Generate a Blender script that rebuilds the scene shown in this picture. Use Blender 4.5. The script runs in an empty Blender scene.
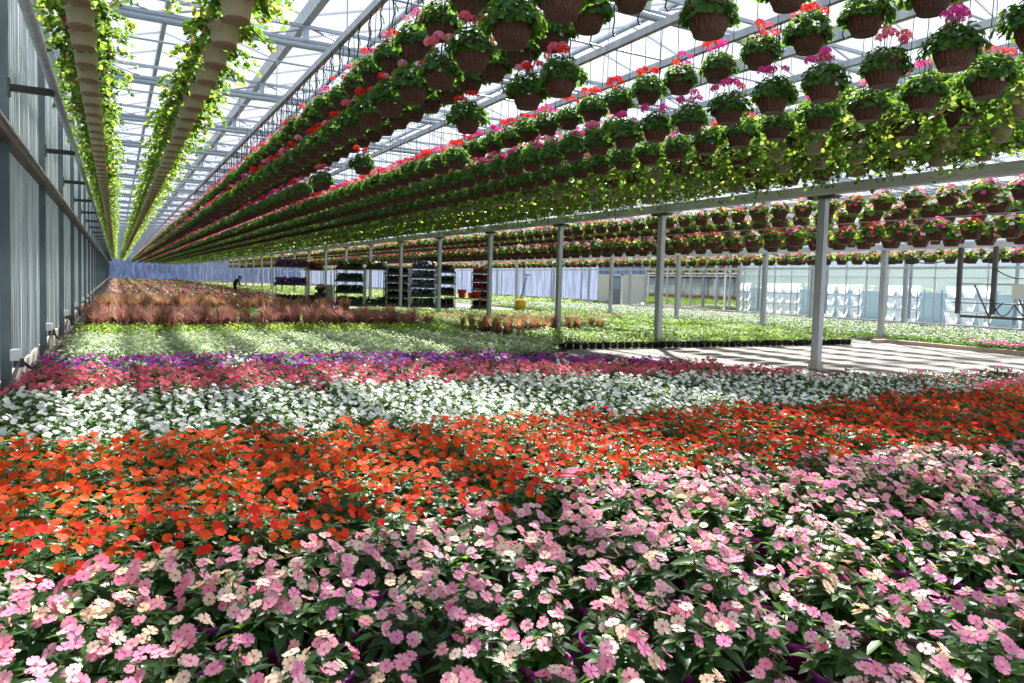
import bpy, math, random
import numpy as np
from mathutils import Vector, Matrix
PI = math.pi
SC = bpy.context.scene
COL = SC.collection
RND = random.Random(7)

# ------------------------------------------------------------------ camera (24 mm lens, slightly corrected verticals)
F_PX, CX, CY, H = 715.0, 512.0, 321.3, 1.5
def _ray(p): return np.array([(p[0]-CX)/F_PX, (p[1]-CY)/F_PX, 1.0])
ey = _ray((116, 272.0)); ey /= np.linalg.norm(ey)
ez = -_ray((156, 13550.0)); ez -= ey*(ez@ey); ez /= np.linalg.norm(ez)
ex = np.cross(ey, ez)
CAMR = np.stack([ex, ey, ez], 1)
def proj(x, y, z):
    c = CAMR @ np.array([x, y, z-H])
    if c[2] < 0.05: return (-9999, -9999, c[2])
    return (CX+F_PX*c[0]/c[2], CY+F_PX*c[1]/c[2], c[2])
def inframe(x, y, z, m=50):
    u, v, d = proj(x, y, z)
    return d > 0.3 and -m < u < 1024+m and -m < v < 683+m
cd = bpy.data.cameras.new('camera'); co = bpy.data.objects.new('camera', cd); COL.objects.link(co)
cd.sensor_width = 36; cd.lens = F_PX/1024*36; cd.shift_y = -(341.5-CY)/1024; cd.clip_end = 600; cd.clip_start = 0.05
mw = Matrix.Identity(4)
for i in range(3):
    mw[i][0] = CAMR[0][i]; mw[i][1] = -CAMR[1][i]; mw[i][2] = -CAMR[2][i]
mw[2][3] = H
co.matrix_world = mw
SC.camera = co

# ------------------------------------------------------------------ materials
MATS = {}
def _nodes(name):
    m = bpy.data.materials.new(name); m.use_nodes = True
    nt = m.node_tree; nt.nodes.clear()
    out = nt.nodes.new('ShaderNodeOutputMaterial')
    MATS[name] = m
    return nt, out
def _vary(nt, cols, src):
    """colour ramp driven by a random value: 'obj' per object, 'isl' per leaf or petal"""
    r = nt.nodes.new('ShaderNodeValToRGB')
    e = r.color_ramp.elements
    while len(e) < len(cols): e.new(0.5)
    for i, c in enumerate(cols):
        e[i].position = i/max(1, len(cols)-1); e[i].color = (*c, 1)
    if src == 'obj':
        n = nt.nodes.new('ShaderNodeObjectInfo'); nt.links.new(n.outputs['Random'], r.inputs[0])
    else:
        n = nt.nodes.new('ShaderNodeNewGeometry'); nt.links.new(n.outputs['Random Per Island'], r.inputs[0])
    return r.outputs[0]
def mat_leaf(name, cols, tcols, tfac=0.4, rough=0.42, src='isl', spec=0.35):
    nt, out = _nodes(name)
    p = nt.nodes.new('ShaderNodeBsdfPrincipled'); t = nt.nodes.new('ShaderNodeBsdfTranslucent'); mx = nt.nodes.new('ShaderNodeMixShader')
    nt.links.new(_vary(nt, cols, src), p.inputs['Base Color']); nt.links.new(_vary(nt, tcols, src), t.inputs['Color'])
    p.inputs['Roughness'].default_value = rough; p.inputs['Specular IOR Level'].default_value = spec
    mx.inputs[0].default_value = tfac
    nt.links.new(p.outputs[0], mx.inputs[1]); nt.links.new(t.outputs[0], mx.inputs[2]); nt.links.new(mx.outputs[0], out.inputs[0])
def mat_solid(name, col, rough=0.6, metal=0.0, spec=0.5, noise=0.0, nscale=8.0, col2=None, bump=0.0, stretch=None):
    nt, out = _nodes(name)
    p = nt.nodes.new('ShaderNodeBsdfPrincipled')
    p.inputs['Roughness'].default_value = rough; p.inputs['Metallic'].default_value = metal; p.inputs['Specular IOR Level'].default_value = spec
    p.inputs['Base Color'].default_value = (*col, 1)
    if noise > 0 or bump > 0:
        tc = nt.nodes.new('ShaderNodeTexCoord'); n = nt.nodes.new('ShaderNodeTexNoise'); n.inputs['Scale'].default_value = nscale; n.inputs['Detail'].default_value = 5
        if stretch:
            mp = nt.nodes.new('ShaderNodeMapping'); mp.inputs['Scale'].default_value = stretch
            nt.links.new(tc.outputs['Object'], mp.inputs[0]); nt.links.new(mp.outputs[0], n.inputs['Vector'])
        else: nt.links.new(tc.outputs['Object'], n.inputs['Vector'])
        if noise > 0:
            r = nt.nodes.new('ShaderNodeValToRGB'); c2 = col2 or tuple(c*(1-noise) for c in col)
            r.color_ramp.elements[0].position = 0.35; r.color_ramp.elements[1].position = 0.65
            r.color_ramp.elements[0].color = (*col, 1); r.color_ramp.elements[1].color = (*c2, 1)
            nt.links.new(n.outputs['Fac'], r.inputs[0]); nt.links.new(r.outputs[0], p.inputs['Base Color'])
        if bump > 0:
            b = nt.nodes.new('ShaderNodeBump'); b.inputs['Strength'].default_value = bump; b.inputs['Distance'].default_value = 0.02
            nt.links.new(n.outputs['Fac'], b.inputs['Height']); nt.links.new(b.outputs[0], p.inputs['Normal'])
    nt.links.new(p.outputs[0], out.inputs[0])
def mat_glass(name, tint, refl=0.06, rough=0.03):
    nt, out = _nodes(name)
    t = nt.nodes.new('ShaderNodeBsdfTransparent'); t.inputs['Color'].default_value = (*tint, 1)
    g = nt.nodes.new('ShaderNodeBsdfGlossy'); g.inputs['Roughness'].default_value = rough
    f = nt.nodes.new('ShaderNodeFresnel'); f.inputs['IOR'].default_value = 1.45
    mx = nt.nodes.new('ShaderNodeMixShader')
    nt.links.new(f.outputs[0], mx.inputs[0]); nt.links.new(t.outputs[0], mx.inputs[1]); nt.links.new(g.outputs[0], mx.inputs[2])
    nt.links.new(mx.outputs[0], out.inputs[0])
def mat_frost(name, dcol, tcol, tfac, gfac, rough=0.25):
    nt, out = _nodes(name)
    d = nt.nodes.new('ShaderNodeBsdfDiffuse'); t = nt.nodes.new('ShaderNodeBsdfTranslucent'); g = nt.nodes.new('ShaderNodeBsdfGlossy')
    g.inputs['Roughness'].default_value = rough
    tc = nt.nodes.new('ShaderNodeTexCoord'); mp = nt.nodes.new('ShaderNodeMapping'); mp.inputs['Scale'].default_value = (1, 3.0, 0.25)
    n = nt.nodes.new('ShaderNodeTexNoise'); n.inputs['Scale'].default_value = 2.6; n.inputs['Detail'].default_value = 4
    nt.links.new(tc.outputs['Object'], mp.inputs[0]); nt.links.new(mp.outputs[0], n.inputs['Vector'])
    for sh, c in ((d, dcol), (t, tcol)):
        r = nt.nodes.new('ShaderNodeValToRGB'); r.color_ramp.elements[0].position = 0.3; r.color_ramp.elements[1].position = 0.7
        r.color_ramp.elements[0].color = (*[k*0.42 for k in c], 1); r.color_ramp.elements[1].color = (*c, 1)
        nt.links.new(n.outputs['Fac'], r.inputs[0]); nt.links.new(r.outputs[0], sh.inputs['Color'])
    m1 = nt.nodes.new('ShaderNodeMixShader'); m1.inputs[0].default_value = tfac
    m2 = nt.nodes.new('ShaderNodeMixShader'); m2.inputs[0].default_value = gfac
    nt.links.new(d.outputs[0], m1.inputs[1]); nt.links.new(t.outputs[0], m1.inputs[2])
    nt.links.new(m1.outputs[0], m2.inputs[1]); nt.links.new(g.outputs[0], m2.inputs[2]); nt.links.new(m2.outputs[0], out.inputs[0])

mat_leaf('impatiens_leaf', [(.014,.050,.016),(.030,.088,.022),(.02,.066,.022)], [(.10,.28,.02),(.26,.48,.04)], .30, .38, 'isl', .28)
mat_leaf('bright_leaf', [(.05,.13,.03),(.09,.20,.04)], [(.25,.5,.05),(.42,.62,.08)], .42, .4)
mat_leaf('geranium_leaf', [(.03,.09,.022),(.06,.16,.035),(.04,.12,.025)], [(.16,.38,.03),(.34,.58,.06)], .36, .5, 'isl', .25)
mat_leaf('trailing_leaf', [(.07,.16,.03),(.15,.26,.05),(.09,.20,.03)], [(.46,.66,.06),(.78,.82,.16)], .52, .5)
mat_leaf('silver_leaf', [(.46,.58,.36),(.62,.70,.52),(.54,.64,.42)], [(.4,.55,.2),(.6,.7,.35)], .3, .6)
mat_leaf('lime_leaf', [(.14,.27,.03),(.24,.37,.05)], [(.5,.72,.06),(.65,.78,.12)], .42, .55, 'isl', .15)
mat_leaf('seedling_leaf', [(.05,.15,.02),(.11,.23,.03),(.20,.31,.045)], [(.34,.60,.05),(.58,.74,.10)], .42, .55, 'isl', .15)
mat_leaf('dark_leaf', [(.02,.045,.02),(.035,.07,.03),(.05,.035,.03)], [(.08,.18,.03),(.16,.2,.06)], .25, .4)
mat_leaf('red_blade', [(.34,.13,.115),(.52,.29,.24),(.20,.085,.08),(.46,.20,.17),(.34,.32,.14)], [(.55,.20,.15),(.65,.34,.24)], .32, .55, 'isl', .15)
mat_leaf('orange_blade', [(.44,.19,.11),(.54,.33,.21),(.28,.14,.09),(.30,.32,.11)], [(.65,.28,.13),(.7,.42,.2)], .34, .55, 'isl', .15)
mat_leaf('petal_pink', [(.82,.27,.40),(.85,.40,.50),(.80,.18,.31),(.86,.50,.57),(.82,.30,.48),(.80,.28,.50),(.86,.38,.42),(.87,.56,.60)], [(.9,.3,.42),(.92,.5,.56)], .32, .65, 'obj', .08)
mat_leaf('petal_cream', [(.90,.70,.56),(.88,.62,.40),(.90,.76,.64),(.88,.60,.50)], [(.9,.65,.4),(.9,.65,.5)], .30, .65, 'obj', .08)
mat_leaf('petal_orange', [(.80,.055,.012),(.86,.12,.016),(.82,.06,.02),(.88,.16,.025)], [(.95,.12,.02),(.95,.22,.03)], .38, .55, 'isl', .08)
mat_leaf('petal_red', [(.70,.022,.016),(.78,.045,.02),(.72,.025,.025)], [(.9,.05,.03),(.9,.06,.04)], .35, .55, 'isl', .08)
mat_leaf('petal_white', [(.80,.84,.80),(.88,.90,.86)], [(.8,.85,.75),(.9,.9,.8)], .30, .6, 'isl', .08)
mat_leaf('petal_coral', [(.80,.06,.15),(.82,.11,.25),(.84,.20,.25),(.74,.035,.14),(.86,.30,.36)], [(.9,.12,.18),(.9,.26,.28)], .35, .6, 'isl', .08)
mat_leaf('petal_magenta', [(.62,.025,.26),(.70,.05,.34),(.76,.10,.32)], [(.85,.05,.4),(.9,.1,.45)], .36, .55, 'isl', .08)
mat_leaf('petal_purple', [(.20,.025,.42),(.32,.04,.52),(.42,.06,.48),(.28,.03,.40)], [(.45,.06,.7),(.55,.1,.7)], .34, .55, 'isl', .08)
mat_leaf('petal_rose', [(.78,.20,.36),(.82,.36,.46),(.74,.12,.30)], [(.9,.3,.45),(.9,.4,.5)], .36, .55, 'isl', .08)
mat_solid('flower_eye', (.62,.06,.16), .7, spec=.1)
mat_solid('bud', (.62,.52,.28), .6, noise=.4)
mat_leaf('stem', [(.14,.12,.05),(.22,.13,.07)], [(.2,.2,.05),(.3,.2,.05)], .1, .6)
mat_solid('purple_pot', (.36,.012,.30), .36, noise=.12, nscale=3)
mat_solid('soil', (.018,.012,.008), .95, noise=.5, nscale=40, bump=.5)
mat_solid('wicker_brown', (.115,.050,.030), .5, noise=.45, nscale=14, col2=(.045,.020,.013), stretch=(6,6,.5), bump=.3, spec=.25)
mat_solid('beige_pot', (.54,.45,.32), .5, noise=.15, nscale=4)
mat_solid('olive_pot', (.30,.25,.16), .55, noise=.2, nscale=4)
mat_solid('beam_steel', (.62,.635,.65), .5, .1, noise=.15, nscale=1.5)
mat_solid('pot_base_shade', (.26,.16,.09), .55)  # brown that paints the underside shade onto the foot of the beige pots
mat_solid('black_wire', (.012,.012,.014), .45)
mat_solid('black_plastic', (.02,.019,.02), .55)
mat_solid('white_tag', (.85,.84,.80), .6)
mat_solid('galvanized', (.52,.56,.60), .42, .55, noise=.3, nscale=3, col2=(.38,.42,.46), stretch=(4,4,.6))
mat_solid('post_steel', (.48,.52,.57), .45, .35, noise=.35, nscale=2.5, col2=(.52,.55,.58), stretch=(6,6,.8))
mat_solid('truss_steel', (.44,.50,.58), .45, .35, noise=.15, nscale=2)
mat_solid('dark_steel', (.09,.085,.09), .45, .3)
mat_solid('wall_steel', (.15,.20,.22), .45, .3, noise=.25, nscale=2)
mat_solid('rust_rail', (.16,.11,.10), .5, .3, noise=.4, nscale=5)
mat_solid('white_bar', (.80,.83,.85), .45)
mat_solid('concrete', (.27,.25,.225), .85, noise=.22, nscale=1.6, bump=.15)
mat_solid('dirt', (.05,.04,.032), .95, noise=.5, nscale=9, bump=.3)
mat_solid('curb', (.52,.42,.33), .8, noise=.2)
mat_solid('low_wall', (.62,.55,.49), .85, noise=.12, nscale=2)
mat_solid('outside_ground', (.42,.40,.36), .9, noise=.2, nscale=.6)
mat_solid('white_plastic', (.82,.85,.88), .45)
mat_solid('blue_grey', (.28,.36,.44), .55)
mat_solid('outdoor_panel', (.40,.53,.61), .6)
mat_solid('pale_box', (.66,.68,.60), .6)
mat_solid('red_plastic', (.62,.05,.03), .45)
mat_solid('yellow_plastic', (.85,.50,.02), .4)
mat_solid('skin', (.45,.24,.16), .6)
mat_solid('dark_cloth', (.016,.016,.022), .85, noise=.3, nscale=20)
mat_solid('hair', (.012,.009,.008), .6)
mat_solid('door_grey', (.20,.24,.25), .5)
mat_solid('terracotta', (.22,.075,.045), .7)
def mat_diffglass(name, tint, tl, kt, kg):
    nt, out = _nodes(name)
    t = nt.nodes.new('ShaderNodeBsdfTransparent'); t.inputs['Color'].default_value = (*tint, 1)
    d = nt.nodes.new('ShaderNodeBsdfTranslucent'); d.inputs['Color'].default_value = (*tl, 1)
    g = nt.nodes.new('ShaderNodeBsdfGlossy'); g.inputs['Roughness'].default_value = .08
    m1 = nt.nodes.new('ShaderNodeMixShader'); m1.inputs[0].default_value = kt
    m2 = nt.nodes.new('ShaderNodeMixShader'); m2.inputs[0].default_value = kg
    nt.links.new(t.outputs[0], m1.inputs[1]); nt.links.new(d.outputs[0], m1.inputs[2])
    nt.links.new(m1.outputs[0], m2.inputs[1]); nt.links.new(g.outputs[0], m2.inputs[2]); nt.links.new(m2.outputs[0], out.inputs[0])
mat_diffglass('roof_glass', (.94,.95,.99), (.90,.93,1.0), .10, .03)
mat_glass('wall_glass', (.86,.95,.97))
mat_frost('frosted_left', (.46,.56,.57), (.42,.53,.55), .5, .14, .28)
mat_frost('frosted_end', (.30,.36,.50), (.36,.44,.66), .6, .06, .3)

# ------------------------------------------------------------------ mesh builder
class MB:
    def __init__(s): s.v = []; s.f = []; s.m = []; s.sm = []
    def add(s, vs, fs, mat, smooth=False):
        o = len(s.v); s.v.extend([tuple(v) for v in vs])
        for f in fs: s.f.append(tuple(o+i for i in f)); s.m.append(mat); s.sm.append(smooth)
    def merge(s, b, M=None):
        o = len(s.v)
        if M is None: s.v.extend(b.v)
        else: s.v.extend([tuple(M @ Vector(v)) for v in b.v])
        s.f.extend([tuple(o+i for i in f) for f in b.f]); s.m.extend(b.m); s.sm.extend(b.sm)
        return s
    def mesh(s, name):
        me = bpy.data.meshes.new(name); me.from_pydata(s.v, [], s.f)
        names = []
        for m in s.m:
            if m not in names: names.append(m)
        for n in names: me.materials.append(MATS[n])
        ix = {n: i for i, n in enumerate(names)}
        me.polygons.foreach_set('material_index', [ix[m] for m in s.m])
        me.polygons.foreach_set('use_smooth', s.sm)
        me.update(); return me
    # --- shapes
    def box(s, x0, x1, y0, y1, z0, z1, mat):
        vs = [(x, y, z) for z in (z0, z1) for y in (y0, y1) for x in (x0, x1)]
        s.add(vs, [(0,2,3,1),(4,5,7,6),(0,1,5,4),(2,6,7,3),(0,4,6,2),(1,3,7,5)], mat)
    def tube(s, pts, r, mat, n=6, r1=None, cap=True):
        pts = [Vector(p) for p in pts]; rings = []
        up = Vector((0, 0, 1))
        for i, p in enumerate(pts):
            d = (pts[min(i+1, len(pts)-1)]-pts[max(i-1, 0)]).normalized()
            a = d.cross(up if abs(d.z) < .95 else Vector((1, 0, 0))).normalized(); b = d.cross(a)
            rr = r if r1 is None else r+(r1-r)*i/max(1, len(pts)-1)
            rings.append([p+(a*math.cos(2*PI*k/n)+b*math.sin(2*PI*k/n))*rr for k in range(n)])
        vs = [v for R_ in rings for v in R_]
        fs = [(i*n+k, i*n+(k+1) % n, (i+1)*n+(k+1) % n, (i+1)*n+k) for i in range(len(pts)-1) for k in range(n)]
        if cap: fs += [tuple(range(n))[::-1], tuple((len(pts)-1)*n+k for k in range(n))]
        s.add(vs, fs, mat, n > 4)
    def lathe(s, prof, n, mat, rib=0.0, nrib=0, c=(0, 0, 0), capb=True, smooth=True):
        vs = []
        for (r, z) in prof:
            for k in range(n):
                rr = r*(1+(rib if (k % 2 == 0) else 0)) if nrib else r
                a = 2*PI*k/n; vs.append((c[0]+rr*math.cos(a), c[1]+rr*math.sin(a), c[2]+z))
        fs = [(i*n+k, i*n+(k+1) % n, (i+1)*n+(k+1) % n, (i+1)*n+k) for i in range(len(prof)-1) for k in range(n)]
        if capb: fs.append(tuple(range(n))[::-1])
        s.add(vs, fs, mat, smooth)
    def disc(s, r, z, n, mat, c=(0, 0)):
        s.add([(c[0]+r*math.cos(2*PI*k/n), c[1]+r*math.sin(2*PI*k/n), z) for k in range(n)], [tuple(range(n))], mat)
    def leaf(s, p, az, el, L, W, mat, droop=.25, fold=.22, roll=0.0, seg=3):
        """a folded, curved, pointed blade with a midrib"""
        p = Vector(p); d = Vector((math.cos(az)*math.cos(el), math.sin(az)*math.cos(el), math.sin(el)))
        side = Vector((-math.sin(az), math.cos(az), 0)); nrm = d.cross(side); nrm = -nrm if nrm.z < 0 else nrm
        side = side*math.cos(roll)+nrm*math.sin(roll); nrm = d.cross(side); nrm = -nrm if nrm.z < 0 else nrm
        ws = {2: (0, 1.0, 0), 3: (0, .92, .80, 0), 4: (0, .75, 1, .7, 0)}[seg]
        vs = [p]; fs = []
        for i in range(1, seg):
            t = i/seg; c = p+d*(L*t)-Vector((0, 0, 1))*(droop*L*t*t); w = W*.5*ws[i]
            vs += [c+side*w+nrm*(fold*w), c, c-side*w+nrm*(fold*w)]
        vs.append(p+d*L-Vector((0, 0, 1))*(droop*L))
        fs += [(0, 1, 2), (0, 2, 3)]
        for i in range(seg-2):
            a = 1+3*i; fs += [(a, a+3, a+4, a+1), (a+1, a+4, a+5, a+2)]
        a = 1+3*(seg-2); e = len(vs)-1
        fs += [(a, e, a+1), (a+1, e, a+2)]
        s.add(vs, fs, mat, True)
    def round_leaf(s, p, nrm, r, mat, n=7, cup=.25, rnd=RND):
        p = Vector(p); nrm = Vector(nrm).normalized(); a = nrm.orthogonal().normalized(); b = nrm.cross(a); t0 = rnd.random()*6.28
        vs = [p-nrm*(cup*r)]
        for k in range(n):
            t = t0+2*PI*k/n; rr = r*(1+.12*(k % 2)) if k else r*.55
            vs.append(p+(a*math.cos(t)+b*math.sin(t))*rr+nrm*(.12*r*(1 if k % 2 else -1)))
        s.add(vs, [(0, 1+k, 1+(k+1) % n) for k in range(n)], mat, True)
    def flower(s, p, nrm, R, mat, rnd, eye='flower_eye', detail=2):
        """five broad overlapping petals"""
        p = Vector(p); nrm = Vector(nrm).normalized(); a = nrm.orthogonal().normalized(); b = nrm.cross(a); t0 = rnd.random()*6.28
        for k in range(5):
            t = t0+2*PI*k/5; u = a*math.cos(t)+b*math.sin(t); w = nrm.cross(u)
            rr = R*rnd.uniform(.88, 1.08); lift = rnd.uniform(-.12, .22)*R; off = nrm*(.03*R*(k % 2))
            if detail >= 2:
                vs = [p+off, p+off+u*rr*.5+w*rr*.36+nrm*lift*.5, p+off+u*rr*.86+w*rr*.46+nrm*lift, p+off+u*rr*1.0+w*rr*.17+nrm*lift*.8,
                      p+off+u*rr*.90+nrm*lift*.7, p+off+u*rr*1.0-w*rr*.17+nrm*lift*.8, p+off+u*rr*.86-w*rr*.46+nrm*lift, p+off+u*rr*.5-w*rr*.36+nrm*lift*.5]
                fs = [(0, 1, 2, 3, 4), (0, 4, 5, 6, 7)]
            else:
                vs = [p+off, p+off+u*rr*.8+w*rr*.5+nrm*lift, p+off+u*rr, p+off+u*rr*.8-w*rr*.5+nrm*lift]; fs = [(0, 1, 2, 3)]
            s.add(vs, fs, mat, False)
        if eye and detail >= 2:
            e = p+nrm*R*.1; n = 5
            s.add([e+(a*math.cos(2*PI*k/n)+b*math.sin(2*PI*k/n))*R*.19 for k in range(n)], [tuple(range(n))], eye)

# ------------------------------------------------------------------ object helpers
def obj(name, mesh, parent=None, loc=None, rz=0.0, sc=1.0):
    o = bpy.data.objects.new(name, mesh.mesh(name) if isinstance(mesh, MB) else mesh); COL.objects.link(o)
    if parent is not None: o.parent = parent
    if loc is not None: o.location = loc
    if rz: o.rotation_euler = (0, 0, rz)
    if sc != 1.0: o.scale = (sc, sc, sc)
    return o
def empty(name, loc=(0, 0, 0), rz=0.0):
    o = bpy.data.objects.new(name, None); COL.objects.link(o); o.location = loc; o.rotation_euler = (0, 0, rz); o.empty_display_size = .1
    return o
def tag(o, label, cat, group=None, kind=None):
    o['label'] = label; o['category'] = cat
    if group: o['group'] = group
    if kind: o['kind'] = kind
    return o
def struct(o, label=None):
    o['kind'] = 'structure'
    if label: o['label'] = label
    return o
def dup(o, parent=None):
    c = o.copy(); COL.objects.link(c)
    if parent is not None: c.parent = parent
    return c
def dup_thing(o):
    c = dup(o)
    for ch in o.children:
        d = dup(ch, c)
        for g in ch.children: dup(g, d)
    return c
_ORD = 'first second third fourth fifth sixth seventh eighth ninth tenth eleventh twelfth'.split()
def ordinal(n):
    if n <= 12: return _ORD[n-1]
    return f"{n}{'th' if 10 <= n % 100 <= 20 else {1:'st',2:'nd',3:'rd'}.get(n % 10, 'th')}"
def scatter(name, variants, places):
    """one mesh of many small plants nobody could count; places = (x, y, z, rz, s, variant)"""
    V = []; Fs = []; Mi = []; S = []; off = 0
    names = sorted({m for b in variants for m in b.m}); ix = {n: i for i, n in enumerate(names)}
    arr = [np.array(b.v) for b in variants]; mi = [[ix[m] for m in b.m] for b in variants]
    for (x, y, z, rz, sc, k) in places:
        a = arr[k]*sc; c, s_ = math.cos(rz), math.sin(rz)
        V.append(np.stack([a[:, 0]*c-a[:, 1]*s_+x, a[:, 0]*s_+a[:, 1]*c+y, a[:, 2]+z], 1))
        Fs.extend([tuple(off+i for i in f) for f in variants[k].f]); Mi.extend(mi[k]); S.extend(variants[k].sm)
        off += len(a)
    me = bpy.data.meshes.new(name); me.from_pydata(np.concatenate(V).tolist() if V else [], [], Fs)
    for n in names: me.materials.append(MATS[n])
    me.polygons.foreach_set('material_index', Mi); me.polygons.foreach_set('use_smooth', S); me.update()
    o = bpy.data.objects.new(name, me); COL.objects.link(o); return o

# ================================================================== THE HOUSE
YA, YB = -6.0, 150.0
XL, XR = -1.14, 33.2
GUT = [-1.2+4.3*k for k in range(9)]
POSTX = [11.75, 20.6, 29.0]
TY = [4.6*k for k in range(-1, 33)]
b = MB(); b.box(-1.3, 33.4, YA, YB, -.2, 0, 'concrete'); struct(obj('floor', b), 'pale concrete greenhouse floor')
# outside ground
b = MB(); b.box(33.4, 90, -30, YB+40, -.3, -.05, 'outside_ground'); struct(obj('ground_outside', b))
b = MB(); b.box(-60, -1.3, -30, YB+40, -.3, -.05, 'outside_ground'); struct(obj('ground_outside', b))

# ---- ceiling: gabled glass roof with bars, ridges and gutters
ceil = struct(empty('ceiling'), 'glazed saw-tooth greenhouse roof')
g = MB(); bars = MB(); rid = MB(); vent = MB()
for k in range(8):
    x0, x1 = GUT[k], GUT[k+1]; xm = (x0+x1)/2
    for (xa, za, xb, zb) in ((x0, 6.38, xm, 7.0), (xm, 7.0, x1, 6.38)):
        g.add([(xa, YA, za), (xb, YA, zb), (xb, YB, zb), (xa, YB, za)], [(0, 1, 2, 3)], 'roof_glass')
        y = YA
        while y < YB:
            bars.add([(xa, y-.013, za-.03), (xb, y-.013, zb-.03), (xb, y+.013, zb-.03), (xa, y+.013, za-.03), (xa, y-.013, za+.01), (xb, y-.013, zb+.01), (xb, y+.013, zb+.01), (xa, y+.013, za+.01)],
                     [(0, 3, 2, 1), (4, 5, 6, 7), (0, 1, 5, 4), (3, 7, 6, 2)], 'white_bar')
            y += 1.53
    rid.box(xm-.045, xm+.045, YA, YB, 6.96, 7.05, 'truss_steel')
obj('glass', g, ceil); obj('glazing_bar', bars, ceil); obj('ridge', rid, ceil)
for k in range(9):
    b = MB(); x = GUT[k]; w = .11
    b.add([(x-w, YA, 6.38), (x-w*.6, YA, 6.17), (x+w*.6, YA, 6.17), (x+w, YA, 6.38), (x-w, YB, 6.38), (x-w*.6, YB, 6.17), (x+w*.6, YB, 6.17), (x+w, YB, 6.38)],
          [(0, 1, 5, 4), (1, 2, 6, 5), (2, 3, 7, 6)], 'galvanized')
    obj('gutter', b, ceil)

# ---- roof trusses: bottom chord of two tubes, top chord, zig-zag web
tr0 = None
def truss_mesh():
    bc = MB(); tc = MB(); wb = MB()
    for dz in (0, .10): bc.tube([(-1.1, -.04+dz*.6, 5.78+dz), (33.1, -.04+dz*.6, 5.78+dz)], .056, 'truss_steel', 6)
    tc.box(-1.1, 33.1, -.03, .03, 6.12, 6.18, 'truss_steel')
    x = -1.1; k = 0; st = 8.6/10
    while x < 33.0:
        wb.tube([(x, 0, 5.88 if k % 2 == 0 else 6.13), (x+st, 0, 6.13 if k % 2 == 0 else 5.88)], .019, 'truss_steel', 4); x += st; k += 1
    for gx in GUT: wb.box(gx-.05 if gx > 0 else gx+.06, gx+.05 if gx > 0 else gx+.16, -.05, .05, 5.88, 6.2, 'truss_steel')
    return bc.mesh('bottom_chord'), tc.mesh('top_chord'), wb.mesh('web')
tm = truss_mesh(); n = 0
for y in TY:
    if y < -1: continue
    n += 1
    o = empty('roof_truss', (0, y, 0))
    obj('bottom_chord', tm[0], o); obj('top_chord', tm[1], o); obj('web', tm[2], o)
    tag(o, f'pale steel lattice truss spanning under the roof, {ordinal(n)} from the camera end', 'truss', 'roof trusses')
pm = MB(); pm.tube([(-1.1, 0, 6.08), (33.1, 0, 6.08)], .022, 'truss_steel', 5); pm = pm.mesh('screen_tube'); n = 0
for y in TY[1:-1]:
    n += 1
    o = obj('cross_pipe', pm, None, (0, y+2.3, 0)); tag(o, f'thin steel cross pipe midway behind the {ordinal(n)} roof truss', 'pipe', 'thin cross pipes below the roof')

# ---- steel posts
def post_mesh(h, w=.048, d=.075):
    b = MB()
    vs = [(-w, -d), (w, -d), (w, -d+.02), (.02, -d+.02), (.02, d-.02), (w, d-.02), (w, d), (-w, d), (-w, d-.02), (-.02, d-.02), (-.02, -d+.02), (-w, -d+.02)]
    w2 = w
    b.box(-w2, w2, -d, d, 0, h, 'post_steel')
    b.box(-w2-.012, w2+.012, -d-.004, -d+.012, 0, h, 'post_steel'); b.box(-w2-.012, w2+.012, d-.012, d+.004, 0, h, 'post_steel')
    return b
pmain = post_mesh(5.8).mesh('post_shaft'); foot = MB(); foot.box(-.11, .11, -.13, .13, 0, .03, 'post_steel'); foot.box(-.085, .085, -.1, .1, .03, .16, 'low_wall'); foot = foot.mesh('foot')
clamp = MB(); clamp.box(-.10, .10, -.30, .30, 3.265, 3.30, 'dark_steel'); clamp.box(-.09, .09, -.28, .28, 3.24, 3.265, 'dark_steel'); clamp = clamp.mesh('clamp')
rown = ['row along the long grey beam', 'middle row under the lower beam', 'far row near the glass side wall']
for ri, px in enumerate(POSTX):
    n = 0
    for y in TY:
        if y < 4 and ri == 0 or y < 6 or y > 128: continue
        if not inframe(px, y, 1.5, 20): continue
        n += 1
        o = obj('steel_post', pmain, None, (px, y-.08, 0)); obj('foot', foot, o)
        if ri == 0: obj('clamp', clamp, o)
        tag(o, f'grey steel post, {ordinal(n)} from the camera in the {rown[ri]}', 'post', 'posts of the '+rown[ri])
# ---- long beams
b = MB(); b.box(11.75-.16, 11.75-.075, 1.0, YB-3, 3.30, 3.47, 'beam_steel'); b.box(11.75-.17, 11.75-.065, 1.0, YB-3, 3.47, 3.49, 'beam_steel'); b.box(11.75-.17, 11.75-.065, 1.0, YB-3, 3.38, 3.39, 'beam_steel')
tag(obj('support_beam', b), 'long grey steel beam fixed along the first row of posts below the baskets', 'beam')
b = MB(); b.box(20.6-.16, 20.6-.075, 2.0, YB-3, 2.78, 2.94, 'beam_steel'); b.box(20.6-.165, 20.6-.07, 2.0, YB-3, 2.94, 2.96, 'beam_steel')
tag(obj('support_beam', b), 'lower grey steel beam along the middle row of posts', 'beam')
b = MB(); b.box(29.0-.12, 29.0-.075, 2.0, YB-3, 2.5, 2.6, 'beam_steel')
tag(obj('support_beam', b), 'thin grey beam along the far row of posts before the glass wall', 'beam')

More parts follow.
